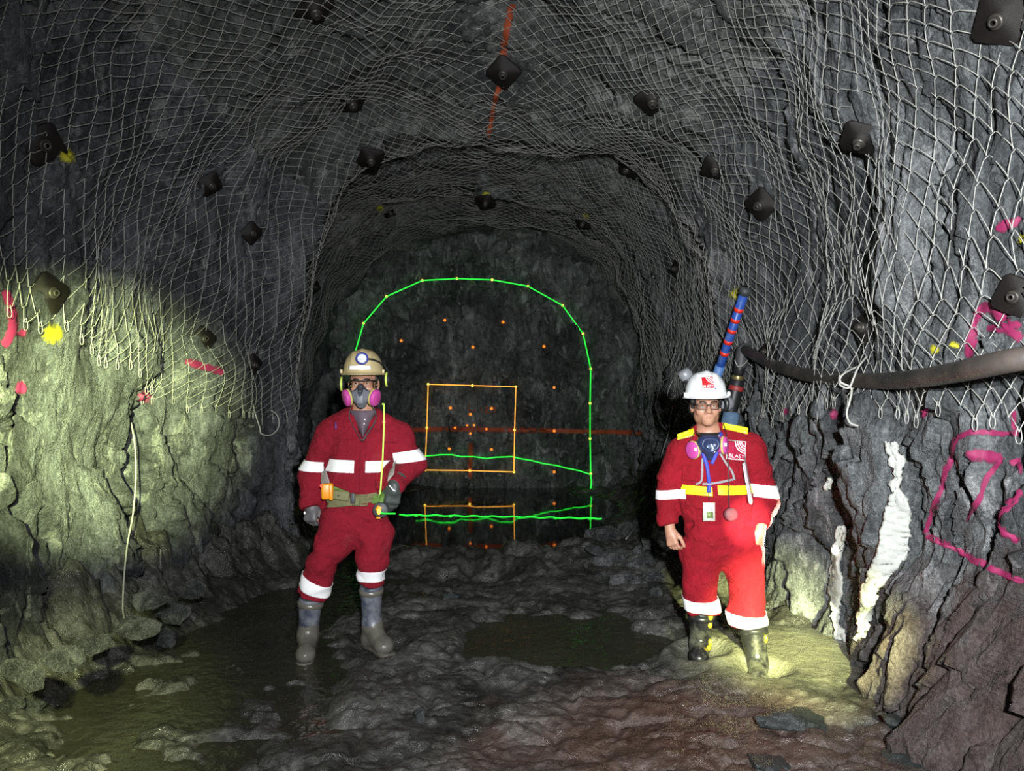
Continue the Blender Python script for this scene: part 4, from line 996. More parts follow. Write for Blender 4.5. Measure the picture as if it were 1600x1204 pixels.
# ================================================================== the person in the white hard hat
Y2 = 4.45
def A(px, py, d=0.0): return P(px, py, Y2 + d)
r2 = thing('person', 'person in bright red coveralls and white hard hat with a respirator hanging on the chest', 'person', (1.16, Y2, 0.0))
H2 = Head(A(1103, 633, -.01), rotm(-.10, .03, -.02), 1.0)
b = Sdf(); head_shape(b, H2, .98)
nk = A(1108, 675, .035)
b.cone(H2(0, .02, -.07), nk, .054, .062, .03); b.cone(nk, A(1113, 720, .02), .07, .13, .04, fy=1.5); b.cone(A(1113, 720, .02), A(1122, 830, .02), .15, .13, .05, fy=1.5)
ja2 = [A(1062, 708), A(1044, 772, .04), A(1047, 826, -.02)]; jb2 = [A(1174, 703), A(1193, 778, .05), A(1188, 826, -.05)]
for j in (ja2, jb2):
    b.cone(A(1116, 712, .01), j[0], .05, .045, .03); b.cone(j[0], j[1], .045, .038, .02); b.cone(j[1], j[2], .036, .028, .02)
hand(b, ja2[2], A(1052, 856, -.06) - ja2[2], (.75, -.75, 0), (34, 48, 38), .95, 1.0, nsign=-1)
hand(b, jb2[2], A(1183, 868, -.06) - jb2[2], (-.95, -.55, 0), (10, 16, 14), .98, 1.0, thumb_open=40)
hA, kA, aA = A(1094, 845), A(1094, 905, -.03), A(1094, 1000, .06); hB, kB, aB = A(1156, 845), A(1165, 915, -.05), A(1182, 1030, -.10)
for h_, k_, a_ in ((hA, kA, aA), (hB, kB, aB)):
    b.cone(A(1124, 830, .02), h_, .10, .08, .05); b.cone(h_, k_, .08, .055, .03); b.cone(k_, a_, .05, .035, .03)
link('body', b.build('body', .0045), M['skin_dark'], r2)
eyes(H2, r2)
c = Sdf(); ch, be, hp = A(1113, 728), A(1117, 782, -.02), A(1125, 835)
c.cone(ch, be, .195, .205, .05, fy=1.5); c.cone(be, hp, .200, .188, .05, fy=1.45); c.cone(A(1110, 698, .01), ch, .13, .185, .06, fy=1.6)
c.cone(A(1066, 706, .01), A(1168, 702, .01), .072, .074, .05)
c.cone(A(1094, 678, .03), A(1064, 698, .01), .048, .058, .05); c.cone(A(1126, 676, .03), A(1170, 694, .01), .050, .060, .05)
for j, rs in ((ja2, (.080, .070, .060)), (jb2, (.084, .080, .068))):
    c.cone(j[0], j[1], rs[0], rs[1], .03); e = j[1] + (j[2] - j[1]) * .80; c.cone(j[1], e, rs[1], rs[2], .03)
    t = (j[2] - j[1]) / np.linalg.norm(j[2] - j[1]); c.plane_cut(e + t * .02, t, .13)
c.cone(j_ := jb2[1] + np.array([.015, 0, -.045]), j_ + np.array([0, 0, -.02]), .078, .07, .02)
hmA, hmB = A(1096, 950, .0), A(1170, 974, -.07)
c.cone(hp + np.array([-.085, 0, -.02]), hA + np.array([0, 0, -.07]), .138, .122, .04, fy=1.15); c.cone(hp + np.array([.085, 0, -.02]), hB + np.array([.005, 0, -.07]), .138, .122, .04, fy=1.15)
c.cone(hA + np.array([0, 0, -.07]), kA, .118, .096, .03); c.cone(kA, hmA, .096, .088, .02)
c.cone(hB + np.array([.005, 0, -.07]), kB, .118, .096, .03); c.cone(kB, hmB, .096, .102, .02)
for kn, he in ((kA, hmA), (kB, hmB)):
    t = (he - kn) / np.linalg.norm(he - kn); c.plane_cut(he, t, .18)
c.disp = folds(.017, 501)
for kx in range(5):
    t = kx / 4; c.cone(A(1106, 672 + 26 * t, -.20), A(1106, 672 + 26 * t, -.02), .060 * (1 - t) + .006, .060 * (1 - t) + .006, .006, True)
c.cone(A(1107, 664, -.02), A(1107, 680, .0), .070, .066, .01, True)
cm2 = c.build('coverall', .0075); cov2 = link('coverall', cm2, M['red'], r2)
COV2 = BVHTree.FromPolygons([v.co[:] for v in cm2.vertices], [p.vertices[:] for p in cm2.polygons])
notarm2 = lambda p: on_arm(p, ja2) > .100 and on_arm(p, jb2) > .108
X2 = lambda px: A(px, 762)[0]
q = MB(); band('reflective_band', cm2, A(1082, 762), (.03, 0, 1), .025, notarm2, .004, M['tape_yellow'], cov2, 'yellow belly tape, image-left half', [((X2(1102), 0, 0), (1, 0, 0))])
band('reflective_band', cm2, A(1136, 761), (.02, 0, 1), .025, notarm2, .004, M['tape_yellow'], cov2, 'yellow belly tape, image-right half', [((X2(1110), 0, 0), (-1, 0, 0))])
band('reflective_band', cm2, A(1048, 770, .02), (-.12, 0, 1), .026, lambda p: seg_d(p, ja2[0], ja2[2]) < .105 and p[0] < X2(1066), .005, M['tape'], cov2, 'white sleeve tape')
band('reflective_band', cm2, A(1187, 765, .03), (.12, 0, 1), .036, lambda p: seg_d(p, jb2[0], jb2[1]) < .12 and p[0] > X2(1161), .005, M['tape'], cov2, 'wide white sleeve tape')
band('reflective_band', cm2, A(1096, 940, 0), (.0, -.12, 1), .034, lambda p: seg_d(p, kA, hmA) < .16, .005, M['tape'], cov2, 'white calf tape')
band('reflective_band', cm2, A(1170, 963, -.05), (.05, -.05, 1), .034, lambda p: seg_d(p, kB, hmB) < .17, .005, M['tape'], cov2, 'white calf tape')
for cs, lb in (([(1058, 678), (1084, 669), (1085, 681), (1059, 688)], 'yellow shoulder tape, image-left'), ([(1129, 660), (1169, 668), (1168, 679), (1129, 670)], 'yellow shoulder tape, image-right')):
    q = MB(); patch(q, COV2, cs, .004, 12, 4); thick(obj('shoulder_tape', q, M['tape_yellow'], cov2, label=lb), .003)
for corners in ([(1066, 726), (1092, 728), (1091, 752), (1066, 750)], [(1133, 722), (1160, 721), (1160, 748), (1133, 750)]):
    pk = MB(); patch(pk, COV2, corners, .004); thick(obj('pocket', pk, M['red'], cov2), .004)
# chest badge of cloth and the emblem with arcs, on chest and hat
def emblem(place, size, root, nm, square, arcs, word):
    """red square, pale quarter-circle arcs in one corner, lettering along the bottom; place(u, v, lift) -> point, u and v in -1..1"""
    q = MB(); q.grid([[place(u, v, .0012) for v in np.linspace(-1, 1, 13)] for u in np.linspace(-1, 1, 13)]); so_ = thick(obj(nm, q, square, root), .0006)
    q = MB()
    for k in range(4):
        r0 = .34 + .27 * k; r1_ = r0 + .13; a0, a1 = PI, PI * 1.5
        q.grid([[place(max(-1, min(1, .98 + r * math.cos(a))), max(-1, .98 + r * math.sin(a)), .0028) for r in (r0, r1_)] for a in np.linspace(a0 + .02, a1 - .02, 14)])
    obj('emblem_arcs', q, arcs, so_)
    me = text_mesh(word, .62); 
    for v in me.vertices:
        p_ = place(v.co.x * 1.02, -.72 + v.co.y * 1.0, .003); v.co = p_
    link('lettering', me, arcs, so_)
    return so_
M['emblem_red'] = simple('emblem_red', (.60, .012, .022), .5, var=.05); M['emblem_dark_red'] = simple('emblem_dark_red', (.36, .008, .045), .7, var=.05); M['emblem_white'] = simple('emblem_white', (.85, .84, .83), .6, var=.04)
def place_chest(u, v, l):
    q_ = on_cov(1150 + 13.5 * u + .8 * v, 703.5 - 13.5 * v + 1.2 * u, .006 + l, COV2); return q_ if q_ is not None else A(1150 + 13 * u, 703 - 13 * v, -.15)
q = MB(); q.grid([[place_chest(u, v, -.001) for v in np.linspace(-1.1, 1.1, 9)] for u in np.linspace(-1.1, 1.1, 9)]); cb = thick(obj('chest_badge', q, M['emblem_white'], cov2, label='square badge with white border'), .002)
emblem(place_chest, .05, cb if False else cov2, 'chest_emblem', M['emblem_dark_red'], M['emblem_white'], 'BLAST')
M['white_hat'] = simple('white_hard_hat', (.80, .81, .82), .3, var=.03, scale=10)
hat2, T2, S2 = helmet(H2, r2, M['white_hat'], 'clean white hard hat with red emblem', ax=.116, ay=.142, hz=.136, z0=.060, tilt=-.03)
def place_hat(u, v, l):
    x = -.006 + .029 * u + 0.0; z = .066 + .030 * v
    ct = max(-1, min(1, z / .136)); ph = math.acos(ct ** (1 / .92)); r = math.sin(ph) ** .86
    xx = x; cy = math.sqrt(max(.01, 1 - (xx / (.116 * r)) ** 2)); y = -.142 * r * cy
    nrm = np.array([xx / .0135, y / .0202, z / .0202]); nrm /= np.linalg.norm(nrm)
    rid = .011 * math.exp(-(xx / .020) ** 2) * sst(1.0, .72, ph / (PI / 2)) + .003
    return T2(*(np.array([xx, y, z]) + nrm * (rid + l)))
emblem(place_hat, .06, hat2, 'hat_emblem', M['emblem_red'], M['emblem_white'], 'BLAST')
q = MB(); q.ell(T2(.034, -.137, .034), (.005, .003, .005), H2.R); obj('blue_dot', q, M['blue_plastic'], hat2)
# dark shirt, hair, glasses, ear muffs swung up
sh = MB(); sh.v = [tuple(A(1107 + (19 * (1 - v * .8)) * (u * 2 - 1), 676 + 24 * v, -.060 - .060 * math.cos((u - .5) * PI) - .030 * v)) for u in np.linspace(0, 1, 12) for v in np.linspace(0, 1, 8)]
MB.grid(tmp := MB(), [[(0, 0, 0)] * 8] * 12); sh.f = tmp.f
thick(obj('shirt', sh, M['black'], r2, label='black undershirt'), .006, -1)
S = Sdf(); S.ell(H2(0, .022, .026), np.array([.083, .098, .086]), .01, R=H2.R)
for sx in (-1, 1): S.cone(H2(sx * .078, -.014, .03), H2(sx * .078, -.008, -.012), .014, .008, .012)
S.cone(H2(-.05, .06, -.02), H2(.05, .06, -.02), .045, .045, .02)
S.ell(H2(0, -.098, .0), (.072, .085, .12), .01, True, H2.R); S.ell(H2(0, -.03, -.12), (.12, .10, .085), .01, True, H2.R)
link('hair', S.build('hair', .005), M['hair'], r2)
q = MB()
def lens_ring(cx, n=28): return [H2(cx + .028 * np.sign(math.cos(a)) * abs(math.cos(a)) ** .6, -.108 + .006 * abs(cx + .02 * math.cos(a)) / .05, -.001 + .020 * np.sign(math.sin(a)) * abs(math.sin(a)) ** .6) for a in np.linspace(0, 2 * PI, n)]
for cx in (-.034, .034): q.tube(lens_ring(cx), .0021, 8, False)
q.tube(bez([H2(-.008, -.110, .004), H2(0, -.113, .007), H2(.008, -.110, .004)], 4), .0026, 6)
for sx in (-1, 1): q.tube(bez([H2(sx * .062, -.100, .008), H2(sx * .078, -.07, .010), H2(sx * .084, .0, .012)], 4), .0026, 6)
gl2 = obj('glasses', q, M['black'], r2, label='black rectangular glasses')
for cx in (-.034, .034):
    q = MB(); R_ = lens_ring(cx); ctr = H2(cx, -.108, -.001); q.grid([[ctr + (p_ - ctr) * k for p_ in R_] for k in (.02, .5, .97)]); obj('lens', q, M['dark_lens'], gl2)
M['grey_plastic'] = simple('grey_plastic', (.17, .175, .19), .4, var=.08)
for sx, c_, ax_ in ((-1, H2(-.098, .085, .170), (-.55, -.25, .80)), (1, H2(.122, .075, .005), (.75, .35, .05))):
    ax_ = np.array(ax_) / np.linalg.norm(ax_)
    q = MB(); q.lathe([(.0, .044), (.028, .044), (.038, .034), (.043, .010), (.043, -.004)], c_, ax_, 26); em = obj('ear_muff', q, M['grey_plastic'], r2, label='grey ear muff with black cushion')
    q = MB(); q.lathe([(.040, -.003), (.046, -.006), (.046, -.022), (.030, -.026)], c_, ax_, 26); obj('cushion', q, M['black'], em)
    q = MB(); q.tube(bez([c_ + ax_ * .03, T2(sx * .135, .055, .07 if sx < 0 else .02), T2(sx * .122, .02, .01)], 5), .007, 6); obj('muff_arm', q, M['black'], em)
# lanyard with badge
M['lanyard'] = simple('blue_lanyard', (.035, .05, .36), .6, var=.15); M['grey_strap'] = simple('grey_elastic', (.26, .24, .25), .7, var=.15)
def chain(pts, off, tree): return [q_ for q_ in (on_cov(x, y, off, tree) for x, y in pts) if q_ is not None]
def dens(pts, n=5): return [(p[0], p[1]) for p in bez([(x, y, 0) for x, y in pts], n)]
def ribbon(pts, w, off, tree, mat, root, nm, label=None):
    q = MB(); pts = dens(pts); rows = []
    for i, (x, y) in enumerate(pts):
        x0, y0 = pts[max(i - 1, 0)]; x1, y1 = pts[min(i + 1, len(pts) - 1)]; d = math.hypot(x1 - x0, y1 - y0) + 1e-6; nx, ny = -(y1 - y0) / d, (x1 - x0) / d
        r_ = [on_cov(x + nx * w * k, y + ny * w * k, off, tree) for k in (-1, 0, 1)]
        if any(z is None for z in r_): continue
        rows.append(r_)
    q.grid(rows); return thick(obj(nm, q, mat, root, label=label), .003)
ly = ribbon([(1096, 684), (1096, 696), (1100, 712), (1105, 730), (1108, 752), (1108, 770)], 3, .014, COV2, M['lanyard'], r2, 'lanyard', 'blue lanyard with badge')
ribbon([(1125, 676), (1124, 690), (1119, 708), (1112, 725)], 3, .014, COV2, M['lanyard'], ly, 'lanyard_strap')
bp = on_cov(1107.5, 797, .02, COV2)
q = MB(); q.tube([on_cov(1108, 770, .018, COV2), bp + np.array([0, 0, .062])], .003, 6); obj('badge_clip', q, M['bolt'], ly)
q = MB(); q.box(bp, (.068, .005, .104), None, .002); bd = obj('badge', q, simple('badge_frame', (.42, .40, .33), .4), ly, label='identity badge in a clear frame')
q = MB(); q.box(bp + np.array([.004, -.0035, 0]), (.048, .003, .086), None); bc = obj('badge_card', q, M['emblem_white'], bd)
q = MB(); q.box(bp + np.array([.004, -.0055, -.018]), (.036, .002, .034), None); obj('badge_photo', q, simple('olive_badge_print', (.17, .23, .07), .5, var=.4), bd)
q = MB()
for k, w in enumerate((.026, .034, .030)): q.box(bp + np.array([.004, -.0055, .026 - .009 * k]), (w, .002, .003), None)
obj('badge_print', q, simple('badge_ink', (.25, .25, .27), .6), bd)
# respirator hanging on the chest
M['navy'] = simple('navy_silicone', (.022, .032, .085), .35, var=.1)
fc = on_cov(1109, 702, .045, COV2)
S = Sdf(); S.cone(fc + np.array([-.022, 0, .012]), fc + np.array([.022, 0, .012]), .048, .048, .02); S.cone(fc + np.array([0, -.005, 0]), fc + np.array([0.004, .005, -.065]), .050, .018, .02)
S.cone(fc + np.array([-.012, -.07, .008]), fc + np.array([.014, -.07, .008]), .040, .040, .006, True); S.cone(fc + np.array([0, -.065, -.005]), fc + np.array([.003, -.055, -.05]), .036, .018, .006, True)
rp2 = link('respirator', S.build('respirator', .004), M['navy'], r2); rp2['label'] = 'navy half-mask respirator hanging inside out'
q = MB(); q.ell(fc + np.array([-.012, -.022, -.008]), (.018, .012, .020)); q.ell(fc + np.array([.016, -.022, -.012]), (.016, .012, .028)); obj('inner_cup', q, simple('blue_grey_plastic', (.10, .14, .23), .2, var=.2), rp2)
q = MB(); q.box(fc + np.array([.013, -.034, -.012]), (.009, .003, .05), rotm(0, 0, -.45), .001); obj('inner_tab', q, simple('pale_blue_plastic', (.45, .52, .60), .3), rp2)
for sx, c_, ax_, s_ in ((-1, on_cov(1086, 705, .035, COV2), (-.78, -.50, -.08), 1), (1, on_cov(1126, 699, .035, COV2), (.80, -.45, .02), 1)):
    ax_ = np.array(ax_) / np.linalg.norm(ax_)
    q = MB(); q.lathe([(.018, -.036), (.034, -.030), (.044, -.014), (.046, .0)], c_, ax_, 28, 1.1, up=(0, 0, 1)); fo = obj('filter', q, M['grey_strap'] if sx < 0 else M['magenta'], rp2, label='filter cartridge, grey back' if sx < 0 else 'filter cartridge, magenta')
    q = MB(); q.lathe([(.0462, .0), (.0475, .002), (.0475, .010), (.045, .012)], c_, ax_, 28, 1.1, up=(0, 0, 1)); obj('filter_rim', q, M['ochre'], fo)
    q = MB(); q.lathe([(.045, .011), (.044, .022), (.036, .026), (.0, .026)], c_, ax_, 28, 1.1, up=(0, 0, 1)); obj('filter_pad', q, M['magenta'], fo)
    q = MB(); q.box(c_ + ax_ * .004 + np.array([0, -.044, .006]), (.014, .008, .018), None, .001); obj('filter_label', q, M['emblem_white'], fo)
for pts in ([(1094, 682), (1098, 690), (1102, 700)], [(1124, 680), (1119, 690), (1115, 698)], [(1124, 708), (1132, 722), (1142, 736), (1146, 750)], [(1098, 716), (1097, 736), (1096, 752), (1088, 757)]):
    ribbon(pts, 1.6, .012, COV2, M['grey_strap'], rp2, 'strap')
ribbon([(1098, 757), (1112, 756), (1128, 753), (1144, 749)], 1.8, .014, COV2, M['grey_strap'], rp2, 'strap')
# thin black cord from the shoulder with a dark red disc
cd_ = chain(dens([(1129, 664), (1133, 682), (1135, 710), (1137, 740), (1137, 770), (1138, 792)]), .016, COV2)
q = MB(); q.tube(cd_, .0028, 6); co_ = obj('neck_cord', q, M['black'], r2, label='thin black cord holding a dark red disc')
q = MB(); q.lathe([(0, .016), (.030, .016), (.038, .010), (.038, -.01), (.03, -.016), (0, -.016)], on_cov(1139, 801, .022, COV2), (.12, -1, .05), 26); obj('disc', q, simple('dark_red_disc', (.16, .035, .045), .6, var=.3, bump=.2), co_)
cd2 = chain(dens([(1088, 664 + 8), (1083, 682), (1077, 690), (1072, 698)]), .012, COV2)
q = MB(); q.tube(cd2, .0026, 6); obj('neck_cord', q, M['black'], r2)
# boots
M['boot_black'] = simple('black_rubber_boot', (.014, .014, .016), .28, var=.3, scale=12, bump=.12, dirt=(.13, .13, .10), dirt_amt=.3, dirt_scale=7)
M['boot_yellow'] = simple('yellow_boot_mark', (.80, .62, .02), .4)
b3 = boot(r2, A(1096, 952, .02), A(1094, 1002, .06), A(1091, 1020, -.12), .03, M['boot_black'], M['boot_black'], .072, 'black rubber boot with yellow ovals, set back')
b4 = boot(r2, A(1175, 976, -.05), A(1183, 1034, -.10), A(1186, 1050, -.30), -.03, M['boot_black'], M['boot_black'], .078, 'black rubber boot sunk in yellow-lit silt')
def boot_tree(o): return BVHTree.FromPolygons([v.co[:] for v in o.data.vertices], [p.vertices[:] for p in o.data.polygons])
for bo, pts in ((b3, [(1110, 962, 4, 6.5), (1109, 976, 3.5, 5), (1109, 1004, 3, 6), (1107, 1012, 3, 4)]), (b4, [(1196, 998, 2.5, 6)])):
    bt_ = boot_tree(bo)
    for x, y, rx, ry in pts:
        q_ = on_cov(x, y, .001, bt_)
        if q_ is None: q_ = on_cov(x - 3, y, .001, bt_)
        if q_ is None: continue
        e = MB(); e.ell(q_, (rx / 270, .012, ry / 270), rotm(.5)); obj('yellow_oval', e, M['boot_yellow'], bo)

# notebook tucked under the arm
q = MB(); cc = (A(1163, 722, -.16) + A(1174, 787, -.17)) / 2
ax_ = A(1174, 787, -.17) - A(1163, 722, -.16); Ln = np.linalg.norm(ax_); ax_ /= Ln; sd = np.array([.34, .94, 0]); sd -= ax_ * sd.dot(ax_); sd /= np.linalg.norm(sd); nn_ = np.cross(sd, ax_)
Rn = np.stack([nn_, sd, -ax_], 1)
nb = thing('clipboard', 'grey clipboard held under the arm of the person in the white helmet', 'clipboard', tuple(cc))
q.box(cc + sd * .085, (.010, .21, Ln), Rn, .003); obj('board', q, simple('grey_board', (.40, .33, .35), .6, var=.08), nb)
q = MB(); q.box(cc + sd * .088 + nn_ * .008, (.006, .20, Ln * .95), Rn, .001); obj('papers', q, M['emblem_white'], nb)

# ------------------------------------------------------------------ hose, pole, cables and wires along the walls
def wallpt(px, py, off): return hit(px, py, off)[0]
hpts = [(1700, 538, .30), (1640, 552, .30), (1560, 567, .26), (1500, 580, .22), (1440, 590, .20), (1380, 595, .17), (1320, 593, .15), (1260, 585, .13), (1215, 572, .12), (1185, 558, .11), (1163, 546, .10)]
hp_ = []
for px, py, off in hpts:
    Yw = np.median([hit(min(px + dx, 1598), py + dy)[0][1] for dx in (-20, 0, 20) for dy in (-15, 0, 15)])
    d = ray(px, py); hp_.append(CAM + d * ((Yw - off * 1.3) / d[1]))
# even out the depths so that the hose hangs in one smooth sweep
ys = np.array([p[1] for p in hp_]); kx = np.arange(len(ys)); cf = np.polyfit(kx, ys, 3); ys = np.polyval(cf, kx) - .03
hp_ = [CAM + ray(px, py) * (y / ray(px, py)[1]) for (px, py, _), y in zip(hpts, ys)]
M['hose'] = simple('black_rubber_hose', (.028, .026, .024), .5, var=.3, scale=12, bump=.2, dirt=(.085, .065, .055), dirt_amt=.62, dirt_scale=4.5)
hr = thing('air_hose', 'thick black hose sagging along the right wall to an elbow fitting', 'hose', tuple(hp_[-1]))
hp_ = [np.array([hp_[0][0] + .02, 1.75, hp_[0][2] + .22]), (hp_[0] + np.array([hp_[0][0] + .02, 1.75, hp_[0][2] + .22])) / 2 + np.array([0, 0, -.03])] + hp_
q = MB(); q.tube(bez(hp_, 8), .041, 16); obj('hose', q, M['hose'], hr)
e0 = hp_[-1]; e1 = P(1157, 566, e0[1] + .02); e2 = P(1152, 600, e0[1] + .05); e3 = P(1143, 640, e0[1] + .06); e4 = P(1139, 662, e0[1] + .06)
q = MB(); q.tube(bez([e0 + np.array([.05, -.0, -.03]), e0 + np.array([-.005, 0, .005]), e0 + np.array([-.02, .01, -.05]), e1 + np.array([0, 0, -.04])], 6), .052, 16); obj('elbow', q, M['dark_grey'], hr)
q = MB(); ax_ = e2 - e1; q.lathe([(.040, 0), (.046, .01), (.046, .09), (.038, .10), (.036, .16)], e1, ax_, 20); obj('coupling', q, M['black'], hr)
q = MB(); q.lathe([(.046, -.01), (.050, 0), (.050, .022), (.046, .03)], P(1153, 588, e0[1] + .04), ax_, 20); obj('collar', q, simple('brass', (.42, .33, .14), .35, .8), hr, label='brass collar')
q = MB(); q.lathe([(.050, -.02), (.058, 0), (.062, .10), (.055, .28), (.045, .31)], P(1152, 596, e0[1] + .05), e3 - e2, 20); obj('valve_body', q, M['black'], hr)
q = MB(); q.lathe([(.061, 0), (.064, .006), (.064, .034), (.061, .04)], P(1151, 603, e0[1] + .05), e3 - e2, 20); obj('red_band', q, simple('dull_red_paint', (.28, .03, .03), .5), hr, label='dull red band')
q = MB(); q.lathe([(.045, 0), (.070, .02), (.072, .13), (.066, .20), (.03, .21)], P(1144, 642, e0[1] + .06), e3 - e2, 16); obj('wrapping', q, simple('faded_blue_cloth', (.10, .17, .27), .8, var=.3, bump=.4), hr, label='faded blue wrapping')
q = MB(); q.tube(bez([P(1148, 562, e0[1] - .06), P(1153, 572, e0[1] - .07), P(1162, 569, e0[1] - .07), P(1168, 562, e0[1] - .05)], 5), .004, 6); obj('wire_tie', q, M['wire'], hr)
# blue pole with red bands leaning on the wall
pa, pb = hit(1180, 452, .10)[0], hit(1112, 612, .10)[0]
pb = P(1112, 612, min(pb[1], pa[1] + .55))
pr = thing('pole', 'blue pole with red bands leaning on the wall behind the white helmet', 'pole', tuple(pa))
M['blue_pole'] = simple('blue_painted_pole', (.025, .085, .40), .4, var=.15, dirt=(.14, .24, .42), dirt_amt=.25)
q = MB(); q.tube([pa, pb], .037, 16); obj('shaft', q, M['blue_pole'], pr)
M['red_band'] = simple('red_reflective_band', (.80, .035, .02), .4)
for k in (.17, .27, .37, .48, .595): q = MB(); q.tube([pa + (pb - pa) * (k - .017), pa + (pb - pa) * (k + .017)], .0385, 16); obj('red_band', q, M['red_band'], pr)
q = MB(); q.tube([pa + (pa - pb) * .03, pa + (pb - pa) * .03], .045, 14); obj('end_cap', q, M['dark_grey'], pr)
q = MB(); q.tube([pa + (pb - pa) * .72, pa + (pb - pa) * 1.0], .041, 14); obj('sleeve', q, simple('pale_blue_sleeve', (.10, .22, .50), .5, var=.3), pr)
# coil of black cable hanging on the mesh
cy = hit(1048, 640)[0][1] - .12
q = MB(); r3 = np.random.default_rng(3); pts = []
for k in range(90):
    a = k * .52; rx = 20 + 8 * math.sin(k * .37) + r3.normal() * 1.5; ry = 34 + 12 * math.sin(k * .23 + 1)
    pts.append(P(1051 + rx * math.sin(a) + 5 * math.sin(k * .11), 634 + ry * math.cos(a), cy + .03 * math.sin(k * .7)))
cc_ = thing('cable_coil', 'tangled coil of black cable hung on the mesh beside the white helmet', 'cable', tuple(P(1051, 640, cy)))
q.tube(bez(pts, 4), .0085, 6); obj('coil', q, M['black'], cc_)
q = MB(); q.tube(bez([P(1058, 590, cy + .02), P(1052, 610, cy - .02), P(1050, 634, cy - .03), P(1046, 660, cy)], 5), .010, 8); obj('cable_tail', q, M['dark_grey'], cc_)
q = MB(); q.tube([P(1054, 630, cy - .05), P(1053, 640, cy - .05), P(1052, 650, cy - .05)], .022, 10); obj('plug', q, simple('dark_red_plug', (.20, .04, .03), .5), cc_)
# loose pale wires
def wire(nm, pts, rad, lab, cat='wire', grp=None):
    q = MB(); q.tube(bez(pts, 6), rad, 6); o = obj(nm, q, M['wire'], None); tag(o, lab, cat, grp); return o
yw = cy - .05
wire('hanging_wire', [P(1062, 575, yw + .1), P(1048, 600, yw), P(1043, 618, yw - .02), P(1052, 622, yw - .02), P(1055, 610, yw), P(1050, 640, yw), P(1044, 678, yw - .05), P(1034, 710, yw - .1), P(1024, 760, yw - .2), P(1005, 805, yw - .3), FL(978, 842, .25)], .0052, 'long thin pale wire running from the cable coil down to the rock pile', 'wire')
wl = [wallpt(205, 660, .05), wallpt(211, 700, .06), wallpt(212, 745, .08), wallpt(208, 800, .06), wallpt(199, 850, .06), wallpt(194, 900, .05), wallpt(192, 950, .06)]
ym = np.polyval(np.polyfit(range(7), [p[1] for p in wl], 1), range(7)) - .20
wire('hanging_wire', [P(px, py, y) for (px, py), y in zip([(205, 660), (211, 700), (212, 745), (208, 800), (199, 850), (194, 900), (192, 950)], ym)] + [FL(197, 978, .22)], .0055, 'thin pale wire hanging down the yellow-lit left wall to the rubble', 'wire')
y_ = hit(425, 640)[0][1] - .15
wire('wire_end', [P(392, 618, y_), P(400, 650, y_), P(406, 668, y_)] + [P(418 + 18 * math.cos(a), 660 + 20 * math.sin(a) , y_) for a in np.linspace(2.2, -1.3, 8)], .006, 'curled loose wire end below the left mesh edge', 'wire')
y_ = hit(1330, 640)[0][1] - .2
wire('wire_end', [P(1345, 570, y_ + .1), P(1318, 584, y_), P(1313, 596, y_ - .02), P(1330, 606, y_ - .03), P(1328, 625, y_), P(1323, 645, y_), P(1328, 660, y_), P(1341, 665, y_)], .0055, 'loose wire looped over the black hose and curling below it', 'wire')
wire('wire_end', [P(1355, 556, y_ + .05), P(1342, 572, y_ - .02), P(1334, 590, y_ - .05), P(1326, 606, y_ - .04), P(1312, 600, y_), P(1312, 586, y_)], .005, 'short loose wire tied round the middle of the black hose', 'wire')

# ------------------------------------------------------------------ paint on the rock, and dim laser marks painted on the far face
def paint(nm, strokes, mat, lab, cat='paint mark', grp=None):
    """strokes: (list of picture points, half width) or (x, y, radius) blots, laid on the rock surface"""
    V, Fq, E = [], [], []
    def grid(pts, ed):
        nu, nv = len(pts), len(pts[0]); b0 = len(V)
        hs = [[hit(x, y, .012)[0] if 0 else hit(x, y, .012) for x, y in r_] for r_ in pts]
        for r_, e_ in zip(hs, ed):
            for h_, e in zip(r_, e_): V.append(tuple(h_[0]) if h_[0] is not None else None); E.append(e)
        for i in range(nu - 1):
            for j in range(nv - 1):
                q = (b0 + i * nv + j, b0 + i * nv + j + 1, b0 + (i + 1) * nv + j + 1, b0 + (i + 1) * nv + j)
                if all(V[k] is not None for k in q):
                    if max(np.linalg.norm(np.array(V[q[k]]) - np.array(V[q[(k + 1) % 4]])) for k in range(4)) < .08 + .035 * V[q[0]][1]: Fq.append(q)
    for st in strokes:
        if len(st) == 3:
            x, y, r = st; n = 22; rr = np.linspace(.02, 1, 7)
            grid([[(x + r * k * math.cos(2 * PI * i / n), y + r * k * math.sin(2 * PI * i / n)) for k in rr] for i in range(n + 1)], [[1 - k for k in rr]] * (n + 1))
        else:
            pts, w = st; L = sum(math.hypot(b_[0] - a_[0], b_[1] - a_[1]) for a_, b_ in zip(pts, pts[1:])); n = max(3, int(L / len(pts) / 4)); d = dens(pts, n); rows, ed = [], []
            for i, (x, y) in enumerate(d):
                x0, y0 = d[max(i - 1, 0)]; x1, y1 = d[min(i + 1, len(d) - 1)]; l = math.hypot(x1 - x0, y1 - y0) + 1e-6; nx, ny = -(y1 - y0) / l, (x1 - x0) / l
                ks = np.linspace(-1, 1, 9); rows.append([(x + nx * w * k, y + ny * w * k) for k in ks]); en = min(1, min(i, len(d) - 1 - i) / 2 + .35); ed.append([(1 - abs(k)) * en * 1.05 for k in ks])
            grid(rows, ed)
    V = [v if v is not None else (0, 0, -9) for v in V]
    me = bpy.data.meshes.new(nm); me.from_pydata(V, [], Fq); uv = me.uv_layers.new(name='edge')
    for lp_ in me.loops: uv.data[lp_.index].uv = (E[lp_.vertex_index], 0)
    bm_ = bmesh.new(); bm_.from_mesh(me); bmesh.ops.delete(bm_, geom=[v for v in bm_.verts if not v.link_faces], context='VERTS'); bm_.to_mesh(me); bm_.free()
    me.polygons.foreach_set('use_smooth', [True] * len(me.polygons)); o = link(nm, me, mat); tag(o, lab, cat, grp); return o
